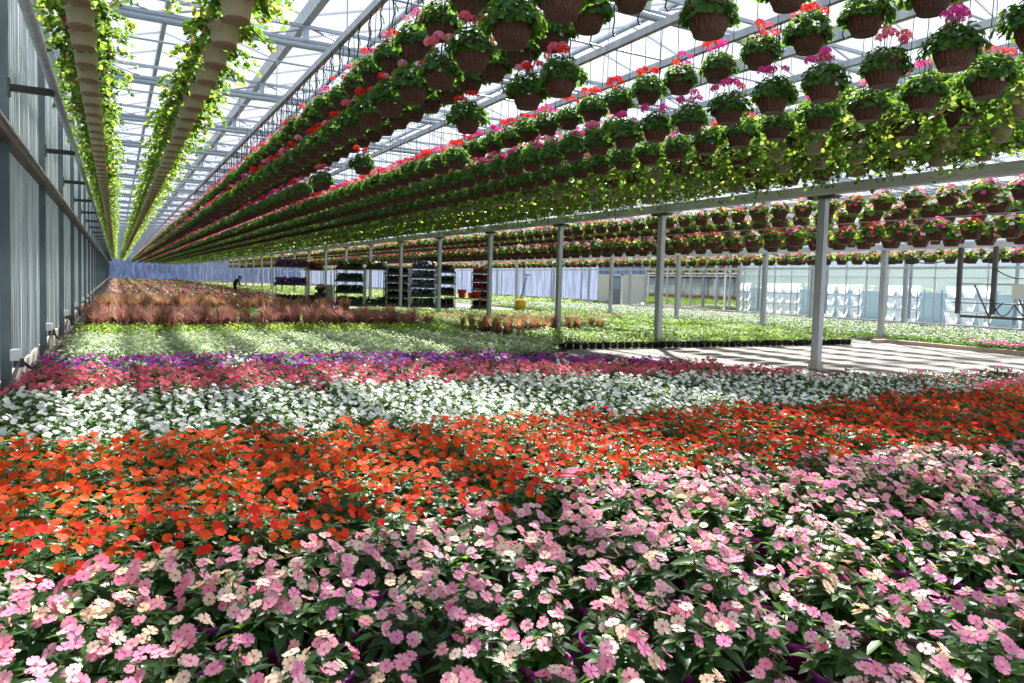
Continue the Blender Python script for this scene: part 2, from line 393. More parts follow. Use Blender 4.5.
# ---- left wall
wl = struct(empty('wall_left'), 'frosted ribbed greenhouse side wall between dark steel posts')
b = MB(); y = 0.0
prof = []; k = 0
while y < YB:
    st = .11 if y < 40 else (.3 if y < 80 else 1.2)
    prof.append((-1.16 if k % 2 == 0 else -1.135, y)); prof.append((-1.16 if k % 2 == 0 else -1.135, y+st*.82)); y += st; k += 1
vs = []
for x, y in prof: vs += [(x, y, .25), (x, y, 6.3)]
b.add(vs, [(2*i, 2*i+2, 2*i+3, 2*i+1) for i in range(len(prof)-1)], 'frosted_left')
pass
obj('panel', b, wl)
b = MB(); b.box(-1.25, -1.1, 0, YB, 0, .25, 'low_wall'); obj('kick_plate', b, wl)
b = MB(); y = 4.6
while y < 90: b.box(-1.13, -1.105, y-.02, y+.02, .25, 6.2, 'white_bar'); y += 1.15
obj('glazing_bar', b, wl)
wp = MB(); wp.box(-.04, .03, -.035, .035, .0, 6.2, 'wall_steel'); wp.box(-.05, .04, -.045, -.033, 0, 6.2, 'wall_steel'); wp.box(-.05, .04, .033, .045, 0, 6.2, 'wall_steel'); wp = wp.mesh('wall_post')
bk = MB(); bk.box(.035, .46, -.035, .035, 3.42, 3.49, 'black_plastic'); bk.box(.035, .06, -.05, .05, 3.36, 3.55, 'dark_steel'); bk = bk.mesh('bracket')
cl = MB(); cl.box(.035, .12, -.07, .07, .50, .62, 'white_plastic'); cl.box(.06, .16, -.02, .02, .42, .52, 'dark_steel'); cl = cl.mesh('hose_clip')
n = 0
for y in TY:
    if y < 1: continue
    n += 1
    o = obj('wall_post', wp, None, (-1.05, y+.3, 0)); obj('bracket', bk, o); obj('hose_clip', cl, o)
    tag(o, f'dark steel post of the frosted wall, {ordinal(n)} from the camera end', 'post', 'posts of the frosted wall')
b = MB(); b.box(-1.08, -.96, 0, YB, 2.86, 2.96, 'rust_rail'); b.box(-1.1, -.94, 0, YB, 2.96, 2.985, 'white_bar')
tag(obj('wall_rail', b), 'brownish horizontal rail with pale top edge on the frosted wall', 'rail')
b = MB(); b.tube([(-.60, 0, 3.52), (-.60, YB, 3.52)], .045, 'galvanized', 8)
tag(obj('heating_pipe', b), 'grey pipe carried on the dark brackets of the frosted wall', 'pipe')
b = MB(); b.tube([(-.80, 0, 4.6), (-.80, YB, 4.6)], .05, 'white_bar', 8)
tag(obj('heating_pipe', b), 'pale pipe running high beside the frosted wall', 'pipe')
pts = []
for k in range(1, 26):
    y0 = 4.6*k+.3
    for t in (0, .25, .5, .75): pts.append((-.93, y0+4.6*t, .5-.30*4*t*(1-t)))
b = MB(); b.tube(pts, .018, 'black_plastic', 6)
tag(obj('irrigation_hose', b), 'black hose sagging from clip to clip along the foot of the frosted wall', 'hose')

# ---- end wall, right wall
we = struct(empty('wall_back'), 'hazy blue glazed end wall')
b = MB(); b.box(-1.2, XR, YB, YB+.06, .4, 6.3, 'frosted_end'); obj('panel', b, we)
b = MB(); b.box(-1.2, XR, YB-.05, YB+.1, 0, .4, 'low_wall')
for k in range(30): b.box(-1.2+1.15*k-.04, -1.2+1.15*k+.04, YB-.06, YB, .4, 6.3, 'blue_grey')
for z in (2.2, 3.6): b.box(-1.2, XR, YB-.07, YB, z-.06, z+.06, 'blue_grey')
obj('frame', b, we)
wr = struct(empty('wall_right'), 'glass side wall with thin mullions above a low pale base')
b = MB(); b.add([(33.2, 2, .14), (33.2, 40.4, .14), (33.2, 40.4, 6.3), (33.2, 2, 6.3)], [(0, 1, 2, 3)], 'wall_glass'); obj('glass', b, wr)
b = MB(); b.add([(33.2, 46, .3), (33.2, YB, .3), (33.2, YB, 6.3), (33.2, 46, 6.3)], [(0, 1, 2, 3)], 'frosted_end'); obj('frosted_panel', b, wr)
b = MB(); b.box(33.1, 33.3, 0, 42.9, 0, .14, 'low_wall'); b.box(33.1, 33.3, 44.1, YB, 0, .32, 'low_wall'); obj('base', b, wr)
b = MB(); b.box(33.17, 33.23, 40.4, 42.9, .32, 2.35, 'pale_box'); b.box(33.17, 33.23, 44.1, 46, .32, 2.35, 'pale_box'); b.box(33.17, 33.23, 40.4, 46, 2.35, 6.3, 'frosted_end'); obj('solid_panel', b, wr)
b = MB(); y = 2.3; k = 0
while y < YB:
    w = .055 if k % 4 == 0 else .02
    if not 40.5 < y < 45.9: b.box(33.12, 33.2, y-w, y+w, .3, 6.3, 'white_bar' if k % 4 else 'truss_steel')
    y += 1.15; k += 1
for z in (2.25, 3.4): b.box(33.12, 33.2, 0, 42, z-.03, z+.03, 'white_bar')
obj('mullion', b, wr)
d = struct(empty('door_1', (33.1, 43.5, 0)), 'dark grey door in the glass side wall')
b = MB(); b.box(-.03, .03, -.55, .55, .02, 2.25, 'door_grey'); b.box(-.035, .035, -.4, .4, 1.2, 2.0, 'blue_grey'); obj('leaf', b, d)
b = MB(); b.box(-.06, .06, -.62, -.55, 0, 2.35, 'white_bar'); b.box(-.06, .06, .55, .62, 0, 2.35, 'white_bar'); b.box(-.06, .06, -.62, .62, 2.25, 2.35, 'white_bar'); obj('door_frame', b, d)
b = MB(); b.tube([(-.03, .42, 1.05), (-.09, .42, 1.05), (-.09, .30, 1.05)], .014, 'galvanized', 6); obj('handle', b, d)

# ---- outside the glass: racks of white tubs, hedge
mat_leaf('tub_plastic', [(.80,.84,.88),(.86,.88,.9)], [(.93,.95,.98),(.95,.97,1)], .78, .4)
tub = MB(); tub.lathe([(.17, 0), (.24, .40), (.26, .41), (.26, .46), (.22, .46), (.20, .40)], 12, 'tub_plastic')
tubm = tub.mesh('white_tub'); ri = 0; shelf = MB()
for (ya, yb) in ((14.2, 17.0), (18.0, 20.2), (21.4, 23.4), (24.6, 27.0), (28.6, 31.2), (32.4, 35.0), (36.0, 39.0), (40.2, 43.2)):
    ri += 1; cy_ = (ya+yb)/2
    r = empty('outdoor_rack', (35.2, cy_, -.05))
    b = MB()
    for z in (.08, .72, 1.36):
        for xx in (-.14, .14): b.box(xx-.025, xx+.025, ya-cy_, yb-cy_, z, z+.04, 'white_bar')
    obj('shelf', b, r)
    b = MB()
    for yy in (ya, yb):
        for xx in (-.28, .28): b.box(xx-.025, xx+.025, yy-cy_-.025, yy-cy_+.025, 0, 1.75, 'blue_grey')
    obj('frame', b, r)
    tag(r, f'blue-grey outdoor rack behind the glass wall, {ordinal(ri)} of the line from the camera end', 'rack', 'racks outside the glass wall')
    m = int((yb-ya)/.60)
    for ti, z in enumerate((.12, .76, 1.40)):
        for k in range(m):
            o = obj('white_tub', tubm, None, (35.2, ya+.35+k*(yb-ya-.7)/max(1, m-1), z-.05), 0, 1.18)
            tag(o, f'white tub on the {["bottom","middle","top"][ti]} shelf of the {ordinal(ri)} outdoor rack, {ordinal(k+1)} along', 'tub', 'white tubs on the outdoor racks')

# ================================================================== PLANTS
def impatiens(seed, leafmat, nshoot=10, R=.155, Ht=.19, z0=.155, bright=.10, ls=1.0):
    """foliage of a bushy potted impatiens: shoots with whorls of lance leaves; returns foliage and the flower seats"""
    rnd = random.Random(seed); b = MB(); seats = []
    for i in range(nshoot):
        f = math.sqrt((i+.3)/nshoot); a = i*2.4+rnd.uniform(-.3, .3)
        tip = Vector((R*f*math.cos(a), R*f*math.sin(a), z0+Ht*(1-.55*f*f)+rnd.uniform(-.02, .02)))
        base = Vector((.25*tip.x, .25*tip.y, z0-.01))
        b.tube([base, base.lerp(tip, .55)+Vector((.02*math.cos(a), .02*math.sin(a), -.01)), tip], .005, 'stem', 4, .003, cap=False)
        for (back, nl, el0, L) in ((0.0, 5, .55, .058), (.30, 6, .10, .088), (.62, 5, -.25, .095)):
            c = tip.lerp(base, back)
            t0 = rnd.random()*6.28
            for k in range(nl):
                az = t0+2*PI*k/nl+rnd.uniform(-.25, .25)
                m = 'bright_leaf' if rnd.random() < bright else leafmat
                LL = L*ls*rnd.uniform(.8, 1.15)
                b.leaf(c, az, el0+rnd.uniform(-.3, .3), LL, LL*.42, m, rnd.uniform(.15, .45), .25, rnd.uniform(-.5, .5), 3)
        seats.append((tip+Vector((0, 0, .03)), Vector((math.cos(a)*f*.7, math.sin(a)*f*.7, 1))))
    return b, seats
def pot_mesh(R=.095, h=.165, mat='purple_pot', n=20):
    b = MB(); b.lathe([(R*.74, 0), (R*.93, h*.80), (R*1.0, h*.82), (R*1.02, h), (R*.95, h), (R*.92, h*.86)], n, mat); return b
pot_b = pot_mesh(); potm = pot_b.mesh('pot'); soil_b = MB(); soil_b.disc(.087, .142, 14, 'soil'); soilm = soil_b.mesh('soil')

def blossom_mb(seed, mat, r):
    b = MB(); rnd = random.Random(seed); b.flower((0, 0, .012), (0, 0, 1), r, mat, rnd); b.tube([(0, 0, -.03), (0, 0, .01)], .0025, 'stem', 3, cap=False); return b
blos_pink = [blossom_mb(50+i, 'petal_pink', .0265).mesh('blossom') for i in range(4)]
blos_cream = [blossom_mb(60+i, 'petal_cream', .0255).mesh('blossom') for i in range(3)]

def flowers_for(seats, seed, mats, r, per=1.6, spread=.045, detail=2, eye='flower_eye'):
    rnd = random.Random(seed); b = MB(); recs = []
    for p, nrm in seats:
        k = int(per)+(1 if rnd.random() < per-int(per) else 0)
        for _ in range(k):
            q = p+Vector((rnd.uniform(-spread, spread), rnd.uniform(-spread, spread), rnd.uniform(-.012, .03)))
            nn = (nrm+Vector((rnd.uniform(-.6, .6), rnd.uniform(-1.1, .1), rnd.uniform(-.2, .3)))).normalized()
            rr = r*rnd.uniform(.82, 1.1); m = rnd.choice(mats); sd = rnd.random()
            b.flower(q, nn, rr, m, rnd, eye, detail); recs.append((q, nn, rr/r, m))
    return b, recs

def make_kind(cfg, nv):
    out = []
    for i in range(nv):
        fol, seats = impatiens(cfg['seed']+i, cfg['leaf'], cfg.get('shoots', 10), cfg.get('R', .155), cfg.get('Ht', .19), .15, cfg.get('bright', .10), cfg.get('ls', 1))
        fl, recs = flowers_for(seats, cfg['seed']+100+i, cfg['mats'], cfg['r'], cfg['per'], cfg.get('spread', .05), cfg.get('detail', 2), cfg.get('eye', 'flower_eye'))
        whole = MB().merge(pot_b).merge(soil_b).merge(fol).merge(fl)
        out.append(dict(fol=fol.mesh('foliage'), fl=fl.mesh('blossoms'), recs=recs, whole=whole.mesh(cfg['name'])))
    return out
KINDS = {
 'pink':   dict(name='pink_impatiens', seed=1000, leaf='impatiens_leaf', mats=['petal_pink', 'petal_pink', 'petal_pink', 'petal_cream'], r=.0255, per=2.3, shoots=9, R=.135, Ht=.145, bright=.14, spread=.042, ls=1.18),
 'orange': dict(name='orange_impatiens', seed=2000, leaf='impatiens_leaf', mats=['petal_orange'], r=.0262, per=1.75, shoots=11, R=.17, Ht=.16, bright=.30, eye=None),  # extra bright leaves stand in for yellow sunlit foliage
 'sparse': dict(name='pink_impatiens', seed=1500, leaf='impatiens_leaf', mats=['petal_pink', 'petal_pink', 'petal_pink', 'petal_cream'], ls=1.1, r=.0255, per=1.9, shoots=5, R=.085, Ht=.10, bright=.22, spread=.035),
 'red':    dict(name='orange_impatiens', seed=2500, leaf='impatiens_leaf', mats=['petal_orange', 'petal_red', 'petal_red'], r=.0262, per=1.45, shoots=11, R=.17, Ht=.16, bright=.14, eye=None),
 'white':  dict(name='white_impatiens', seed=3000, leaf='impatiens_leaf', mats=['petal_white'], r=.0265, per=1.45, shoots=10, R=.16, Ht=.16, bright=.25, eye=None, detail=2, spread=.055),  # bright leaf share raised to imitate sunlit foliage
 'coral':  dict(name='coral_impatiens', seed=4000, leaf='impatiens_leaf', mats=['petal_coral'], r=.030, per=1.9, shoots=10, R=.17, Ht=.15, bright=.15, eye=None, detail=1, spread=.06),
 'purple': dict(name='purple_impatiens', seed=5000, leaf='impatiens_leaf', mats=['petal_purple', 'petal_purple', 'petal_magenta'], r=.031, per=1.4, shoots=10, R=.17, Ht=.12, bright=.08, eye=None, detail=1, spread=.06),
 'dark':   dict(name='dark_leaved_impatiens', seed=6000, leaf='dark_leaf', mats=['petal_magenta', 'petal_coral'], r=.026, per=.25, shoots=10, R=.18, Ht=.17, bright=.0, eye=None, detail=1),
}
VAR = {k: make_kind(c, 6 if k in ('pink', 'orange', 'red') else 5) for k, c in KINDS.items()}
def interp(x, pts):
    if x <= pts[0][0]: return pts[0][1]
    for (a, fa), (c, fc) in zip(pts, pts[1:]):
        if x <= c: return fa+(fc-fa)*(x-a)/(c-a)
    return pts[-1][1]
B1 = [(-1, 3.16), (.7, 3.47), (1.8, 3.36), (3, 3.67), (4.5, 3.36), (6.5, 3.13), (9, 3)]
B2 = [(-1, 5.86), (2.7, 5.38), (5.5, 5.12), (8, 4.96), (12, 4.75)]
B3 = [(-1, 8.44), (0, 8.23), (2, 7.91), (4.1, 8.02), (6, 7.7), (7.5, 7.28), (9, 6.54), (9.6, 5.7), (11, 5.01)]
B4 = [(-1, 10.4), (0, 10.2), (2.4, 9.66), (4.8, 9.45), (6.8, 8.93), (8.5, 8.72)]
EDGE = [(-1, 12.3), (4.2, 11.6), (7.3, 10.3), (8.3, 9.13), (8.8, 7.35), (9.6, 6.72), (12.5, 6.25), (14, 5.88)]
rows = {}
y = 1.30; r_i = 0
while y < 12.5:
    sx = .285 if y < 3.3 else (.285 if y < 5.2 else (.30 if y < 7 else .34))
    x = -.79+(.5*sx if r_i % 2 else 0)
    while x < 13.5:
        xx = x+RND.uniform(-.03, .03); yy = y+RND.uniform(-.03, .03)
        if yy < interp(xx, EDGE)-.1 and (inframe(xx, yy, .3, 60) or (xx > 2 and inframe(xx-.35, yy+.1, .3, 60))):
            jit = RND.uniform(-.10, .10)
            if yy+jit*.6 < interp(xx, B1): k = 'pink'
            elif yy+jit < interp(xx, B2): k = 'red' if (xx > 2.0+RND.uniform(-.8, .8) or yy < 3.9) and not (yy > 4.3 and xx < 3) else 'orange'
            elif yy+jit < interp(xx, B3) and xx < 9.6: k = 'white'
            elif yy+jit < interp(xx, B4) and xx < 8.9: k = 'coral'
            elif xx < 8.6: k = 'purple'
            else: k = 'coral' if yy < 5.15 else 'dark'
            if k == 'purple' and RND.random() < .06: k = 'white'
            rows.setdefault(r_i, []).append((xx, yy, k))
        x += sx
    y += .27 if y < 3.3 else (.265 if y < 5.2 else (.28 if y < 7 else .32)); r_i += 1
rows_sorted = sorted(rows)
DESC = {'pink': 'pink impatiens in a purple pot', 'orange': 'bright orange impatiens plant', 'red': 'orange-red impatiens plant', 'white': 'white impatiens plant', 'coral': 'coral pink impatiens plant',
        'purple': 'purple impatiens plant', 'dark': 'dark-leaved impatiens plant'}
GRP = {'pink': 'pink impatiens in the front band', 'orange': 'orange impatiens band', 'red': 'orange impatiens band', 'white': 'white impatiens band', 'coral': 'coral impatiens band', 'purple': 'purple impatiens band', 'dark': 'dark-leaved plants at the bed corner'}
nb = 0
for rn, r_i in enumerate(rows_sorted):
    items = sorted(rows[r_i]); cnt = {}
    for (x, y, k) in items:
        kk = 'orange' if k == 'red' else k
        cnt[kk] = cnt.get(kk, 0)+1
        dist = math.hypot(x, y)
        v = RND.choice(VAR['sparse' if k == 'pink' and y < 2.75 and RND.random() < .5 else k]); rz = RND.uniform(-.9, .9); sc = RND.uniform(.92, 1.12)
        if k == 'pink' or (kk == 'orange' and y < 4.3):
            o = empty(KINDS[k]['name'], (x, y, 0), rz); o.scale = (sc, sc, sc)
            p = obj('pot', potm, o); obj('soil', soilm, p); obj('foliage', v['fol'], o)
            if k == 'pink' and dist < 2.75:
                for (q, nn, s_, m) in v['recs']:
                    f = obj('blossom', RND.choice(blos_cream if m == 'petal_cream' else blos_pink), o, q, 0, s_)
                    f.rotation_mode = 'QUATERNION'; f.rotation_quaternion = nn.to_track_quat('Z', 'Y'); nb += 1
            else: obj('blossoms', v['fl'], o)
        else:
            o = obj(KINDS[k]['name'], v['whole'], None, (x, y, 0), rz, sc)
        tag(o, f'{DESC[k]}, {ordinal(cnt[kk])} from wall side, {ordinal(rn+1)} row back', 'potted plant', GRP[k])
# dark ground cloth under the bed
b = MB()
poly = [(-.95, .8), (14, .8), (14, 5.8), (12.5, 6.15), (9.7, 6.65), (9.0, 7.3), (8.45, 9.1), (7.4, 10.5), (4.2, 11.8), (-.95, 12.5)]
m_ = len(poly); b.add([(x, y, .0) for x, y in poly]+[(x, y, .012) for x, y in poly], [tuple(range(m_, 2*m_))]+[(i, (i+1) % m_, m_+(i+1) % m_, m_+i) for i in range(m_)], 'dirt')
tag(obj('ground_cloth', b), 'dark ground cloth under the flowering impatiens bed', 'ground cloth')

# ---- small bedding plants: tufts
def tuft(seed, mat, n, R, h, L, W, mats=None, flower=None, nf=0):
    rnd = random.Random(seed); b = MB()
    for i in range(n):
        a = rnd.random()*6.28; r = R*math.sqrt(rnd.random())*.7; m = rnd.choice(mats) if mats else mat
        b.leaf((r*math.cos(a), r*math.sin(a), h*rnd.uniform(.35, .9)), a+rnd.uniform(-.8, .8), rnd.uniform(-.1, 1.0), L*rnd.uniform(.7, 1.2), W, m, .3, .2, 0, 2)
    for i in range(nf):
        a = rnd.random()*6.28; r = R*math.sqrt(rnd.random())*.9
        b.flower((r*math.cos(a), r*math.sin(a), h*1.1), (rnd.uniform(-.4, .4), rnd.uniform(-.8, .2), 1), .026, flower, rnd, None, 1)
    return b
def fill(poly, step, jit=.35, clip=True, z=0.0, zh=.25):
    xs = [p[0] for p in poly]; ys = [p[1] for p in poly]; out = []
    y = min(ys); r = 0
    while y < max(ys):
        x = min(xs)+(step/2 if r % 2 else 0)
        while x < max(xs):
            xx = x+RND.uniform(-jit, jit)*step; yy = y+RND.uniform(-jit, jit)*step; ins = False; j = len(poly)-1
            for i in range(len(poly)):
                if (poly[i][1] > yy) != (poly[j][1] > yy) and xx < (poly[j][0]-poly[i][0])*(yy-poly[i][1])/(poly[j][1]-poly[i][1])+poly[i][0]: ins = not ins
                j = i
            if ins and (not clip or inframe(xx, yy, zh, 15)): out.append((xx, yy))
            x += step
        y += step*.87; r += 1
    return out
def bed_stuff(name, variants, poly, step, label, cat, s=(.85, 1.2), pick=None):
    pl = []
    for (x, y) in fill(poly, step):
        k = pick(x, y) if pick else RND.randrange(len(variants))
        pl.append((x, y, 0, RND.random()*6.28, RND.uniform(*s), k))
    o = scatter(name, variants, pl); tag(o, label, cat, None, 'stuff'); return o
sil = [tuft(10+i, 'silver_leaf', 26, .16, .26, .12, .035, ['silver_leaf', 'silver_leaf', 'silver_leaf', 'seedling_leaf']) for i in range(4)]
lim = [tuft(20+i, 'lime_leaf', 24, .16, .30, .13, .045, ['lime_leaf', 'lime_leaf', 'seedling_leaf']) for i in range(4)]
sed = [tuft(30+i, 'seedling_leaf', 20, .15, .24, .11, .045, ['seedling_leaf']*3+['bright_leaf']) for i in range(3)]+[tuft(40+i, 'bright_leaf', 20, .15, .22, .11, .045, ['bright_leaf', 'geranium_leaf', 'seedling_leaf']) for i in range(3)]+\
      [tuft(45+i, 'lime_leaf', 20, .15, .25, .11, .04, ['lime_leaf', 'seedling_leaf', 'silver_leaf']) for i in range(3)]
wfl = [tuft(50+i, 'geranium_leaf', 20, .16, .22, .11, .05, ['geranium_leaf', 'bright_leaf', 'seedling_leaf'], 'petal_white', 3) for i in range(3)]
mfl = [tuft(60+i, 'dark_leaf', 20, .16, .22, .11, .05, ['dark_leaf', 'geranium_leaf'], 'petal_magenta', 9) for i in range(3)]
rus = [tuft(70+i, 'orange_blade', 20, .16, .26, .14, .04, ['orange_blade', 'red_blade', 'seedling_leaf']) for i in range(3)]
bed_stuff('silver_foliage_plants', sil, [(-.72, 12.95), (7.6, 11.98), (8.9, 14.2), (7.6, 17.0), (-.72, 17.2)], .20, 'dense strip of pale silvery green bedding plants behind the purple flowers', 'bedding plants')
bed_stuff('lime_foliage_plants', lim, [(-.72, 17.6), (8.4, 17.3), (8.4, 18.9), (-.72, 19.0)], .22, 'narrow strip of lime green bedding plants in front of the red grasses', 'bedding plants')
def gpick(x, y):
    s = math.sin(y*1.05+.25*math.sin(x*.8))+.35*math.sin(x*1.9+y*.7)
    return RND.randrange(0, 3) if s > .35 else (RND.randrange(3, 6) if s < -.45 else RND.randrange(6, 9))
bed_stuff('green_seedlings', sed, [(9.3, 13.9), (18.2, 13.2), (19.6, 17), (19.6, 24.2), (9.3, 23.2), (9.3, 20), (14, 20), (13.8, 18.3), (9.2, 17)], .21, 'broad green bed of young bedding plants between the first two post rows', 'bedding plants', pick=gpick)
bed_stuff('green_seedlings', sed, [(9.3, 25.3), (19.6, 26.4), (19.6, 29.4), (12.5, 31.0), (9.3, 31.6)], .23, 'green bedding plants between the rust strip and the trolleys', 'bedding plants', pick=gpick)
bed_stuff('green_seedlings', sed, [(-.7, 24.3), (9.0, 23.2), (9.0, 29.3), (-.7, 30.2)], .27, 'dark and light green plants between the two rows of red grasses', 'bedding plants', pick=lambda x, y: RND.randrange(3, 9) if y < 27 else RND.randrange(3, 6))
bed_stuff('rust_foliage_plants', rus, [(9.4, 23.5), (19.5, 24.5), (19.5, 26), (9.4, 25.0)], .24, 'thin rust coloured strip of plants crossing the green bed', 'bedding plants')
bed_stuff('flowering_bedding_plants', wfl, [(20.4, 8.6), (28.6, 8.6), (28.6, 40), (20.4, 40)], .24, 'dark green bed flecked with white flowers along the glass side wall', 'bedding plants')
bed_stuff('magenta_bedding_plants', mfl, [(20.15, 7.6), (21.2, 7.6), (21.2, 10.2), (20.15, 11.2)], .19, 'magenta flowering bedding plants at the corner beside the concrete path', 'bedding plants')
bed_stuff('green_seedlings', sed, [(12.4, 40.5), (32, 42), (32, 60), (12.4, 110), (9.6, 110), (9.6, 62)], .55, 'distant green bed beyond the trolleys', 'bedding plants', (1.2, 1.8))
b = MB()
for poly in ([(-1, 12.8), (7.7, 11.8), (9.3, 14), (18.4, 13.1), (19.7, 17), (19.7, 32), (9, 32), (9, 120), (-1, 120)], [(20.3, 7.4), (28.7, 7.4), (28.7, 41), (20.3, 41)]):
    m_ = len(poly); b.add([(x, y, 0) for x, y in poly]+[(x, y, .01) for x, y in poly], [tuple(range(m_, 2*m_))]+[(i, (i+1) % m_, m_+(i+1) % m_, m_+i) for i in range(m_)], 'dirt')
tag(obj('soil_bed', b), 'dark soil under the green and silvery beds', 'soil', None, 'stuff')
b = MB(); b.box(20.1, 20.28, 7.0, 13.2, 0, .11, 'curb'); b.box(19.6, 20.28, 13.2, 13.35, 0, .11, 'curb')
tag(obj('wooden_curb', b), 'pale wooden curb edging the bed on the far side of the concrete path', 'curb')
# black strip before the silvery plants: tray edge and trays' shadow built solid
b = MB()
b.add([(-.95, 12.62, 0), (7.75, 11.66, 0), (7.75, 11.72, 0), (-.95, 12.68, 0), (-.95, 12.62, .15), (7.75, 11.66, .15), (7.75, 11.72, .15), (-.95, 12.68, .15)], [(0, 1, 5, 4), (2, 3, 7, 6), (4, 5, 6, 7), (1, 2, 6, 5), (0, 4, 7, 3)], 'black_plastic')
tag(obj('tray_edge_shadow', b), 'black strip standing for tray edge and shadow between the purple flowers and the silvery strip', 'edging')
# front row of black pots along the path
pb = pot_mesh(.085, .15, 'black_plastic', 12); pb.disc(.078, .13, 10, 'soil'); pbm = pb.mesh('black_pot'); tf = [s.mesh('foliage') for s in (sed[0], sed[4], sed[7])]
n = 0; x = 8.75
while x < 18.3:
    n += 1; yy = 13.75-.075*(x-8.75)
    o = obj('seedling_pot', pbm, None, (x, yy, 0.011)); f = obj('foliage', RND.choice(tf), o, (0, 0, .02), RND.random()*6.28)
    tag(o, f'black seedling pot at the path edge of the green bed, {ordinal(n)} from the post side', 'potted plant', 'black pots along the path edge'); x += .20

# ---- red grasses, one clump each
def grass(seed, mat, n=80, h=.45, spread=.30):
    rnd = random.Random(seed); b = MB()
    for i in range(n):
        a = rnd.random()*6.28; r0 = .05*rnd.random(); R = spread*rnd.uniform(.25, 1); hh = h*rnd.uniform(.7, 1.1); w = .011
        dx, dy = math.cos(a), math.sin(a); pts = []
        for t in (0, .4, .75, 1.0):
            rr = r0+R*t**1.7; z = hh*(t*1.15-.32*t*t*t*(R/spread)); pts.append((rr*dx, rr*dy, z, w*(1-t*.75)))
        vs = []
        for (x, y, z, ww) in pts: vs += [(x-dy*ww, y+dx*ww, z), (x+dy*ww, y-dx*ww, z)]
        b.add(vs, [(0, 1, 3, 2), (2, 3, 5, 4), (4, 5, 7, 6)], mat, True)
    return b
gr = [grass(80+i, 'red_blade') for i in range(4)]; go = [grass(90+i, 'orange_blade', 60, .46) for i in range(4)]
gpot = pot_mesh(.10, .17, 'terracotta', 12); gpotm = gpot.mesh('pot'); grm = [x.mesh('blades') for x in gr]; gom = [x.mesh('blades') for x in go]
def clumps(poly, step, meshes, name, label, cat, grp, rowh, sc=(.9, 1.2)):
    pts = sorted(fill(poly, step, .2, True, 0, .4), key=lambda p: p[1]); y0 = None; rowsx = []
    for p in pts:
        if y0 is None or p[1]-y0 > step*.5: rowsx.append([]); y0 = p[1]
        rowsx[-1].append(p)
    for ri, row in enumerate(rowsx):
        n = 0
        for (x, y) in sorted(row):
            if RND.random() < .10: continue
            n += 1
            o = obj(name, gpotm, None, (x, y, 0.011)); obj('blades', RND.choice(meshes), o, (0, 0, .13), RND.random()*6.28, RND.uniform(*sc))
            tag(o, f'{label}, {ordinal(n)} from wall side, {ordinal(ri+1)} line back', cat, grp, 'thing')
clumps([(-.7, 19.5), (8.2, 19.2), (8.0, 22.6), (-.7, 23.4)], .56, grm, 'red_grass', 'red grass clump behind the lime strip', 'ornamental grass', 'red grasses behind the lime strip', 0, (.7, 1.3))
clumps([(9.0, 17.2), (14, 18.5), (13.5, 19.8), (9.0, 19.4)], .42, gom, 'rust_grass', 'rust coloured grass clump beside the posts', 'ornamental grass', 'rust grasses beside the posts', 0, (.55, .9))
clumps([(-.6, 30.8), (8.8, 29.9), (9.3, 32.0), (6, 33.5), (-.6, 36.8)], .56, gom, 'orange_grass', 'orange grass clump before the trolleys', 'ornamental grass', 'orange-red grasses in the farther row', 0, (.7, 1.15))
fd = [tuft(300+i, 'dark_leaf', 16, .25, .45, .2, .07, ['dark_leaf', 'geranium_leaf', 'dark_leaf', 'red_blade', 'petal_coral']) for i in range(3)]
bed_stuff('mixed_far_plants', fd, [(-.35, 40), (8.6, 40), (8.6, 125), (-.35, 125)], .62, 'far mixed dark and magenta plants reaching to the end wall', 'bedding plants', (1.0, 1.5))

# ================================================================== HANGING BASKETS
def basket_pot(n=44, mat='wicker_brown'):
    b = MB(); R = .15
    b.lathe([(.096, 0), (.105, .012), (.102, .018), (.123, .06), (.137, .11), (.146, .165)], n, mat, .045, 1, smooth=False)
    b.lathe([(.143, .165), (.158, .168), (.160, .19), (.150, .195), (.140, .185)], n, mat, 0, 0, capb=False); b.disc(.142, .18, n, 'soil'); return b
def basket_pot_low(mat='wicker_brown', n=8):
    b = MB(); b.lathe([(.085, 0), (.143, .165), (.158, .19)], n, mat); return b
def beige_pot(n=20):
    b = MB(); b.lathe([(.086, 0), (.094, .004), (.097, .022)], n, 'pot_base_shade'); b.lathe([(.097, .022), (.118, .15)], n, 'beige_pot', capb=False); b.lathe([(.118, .15), (.134, .152), (.136, .195), (.126, .197), (.12, .185)], n, 'beige_pot', capb=False); b.disc(.122, .18, n, 'soil'); return b  # bottom disc and foot ring carry the painted shade
def dome_foliage(seed, mat, nleaf, R=.20, Ht=.17, z0=.18, lr=.034, mats=None, droop=.06):
    rnd = random.Random(seed); b = MB()
    for i in range(nleaf):
        a = rnd.random()*6.28; u = rnd.random()**.6; el = math.acos(1-u)*.95
        rr = rnd.uniform(.80, 1.08)
        d = Vector((math.sin(el)*math.cos(a), math.sin(el)*math.sin(a), math.cos(el)))
        lump = 1+.13*math.sin(3*a+seed)+.1*math.sin(5*a+2*seed)
        p = Vector((d.x*R*rr*lump, d.y*R*rr*lump, z0+d.z*Ht*rr-droop*(math.sin(el)**4)))
        b.round_leaf(p, d+Vector((rnd.uniform(-.6, .6), rnd.uniform(-.6, .6), rnd.uniform(0, .7))), lr*rnd.uniform(.75, 1.25), rnd.choice(mats) if mats else mat, 7, .25, rnd)
    return b
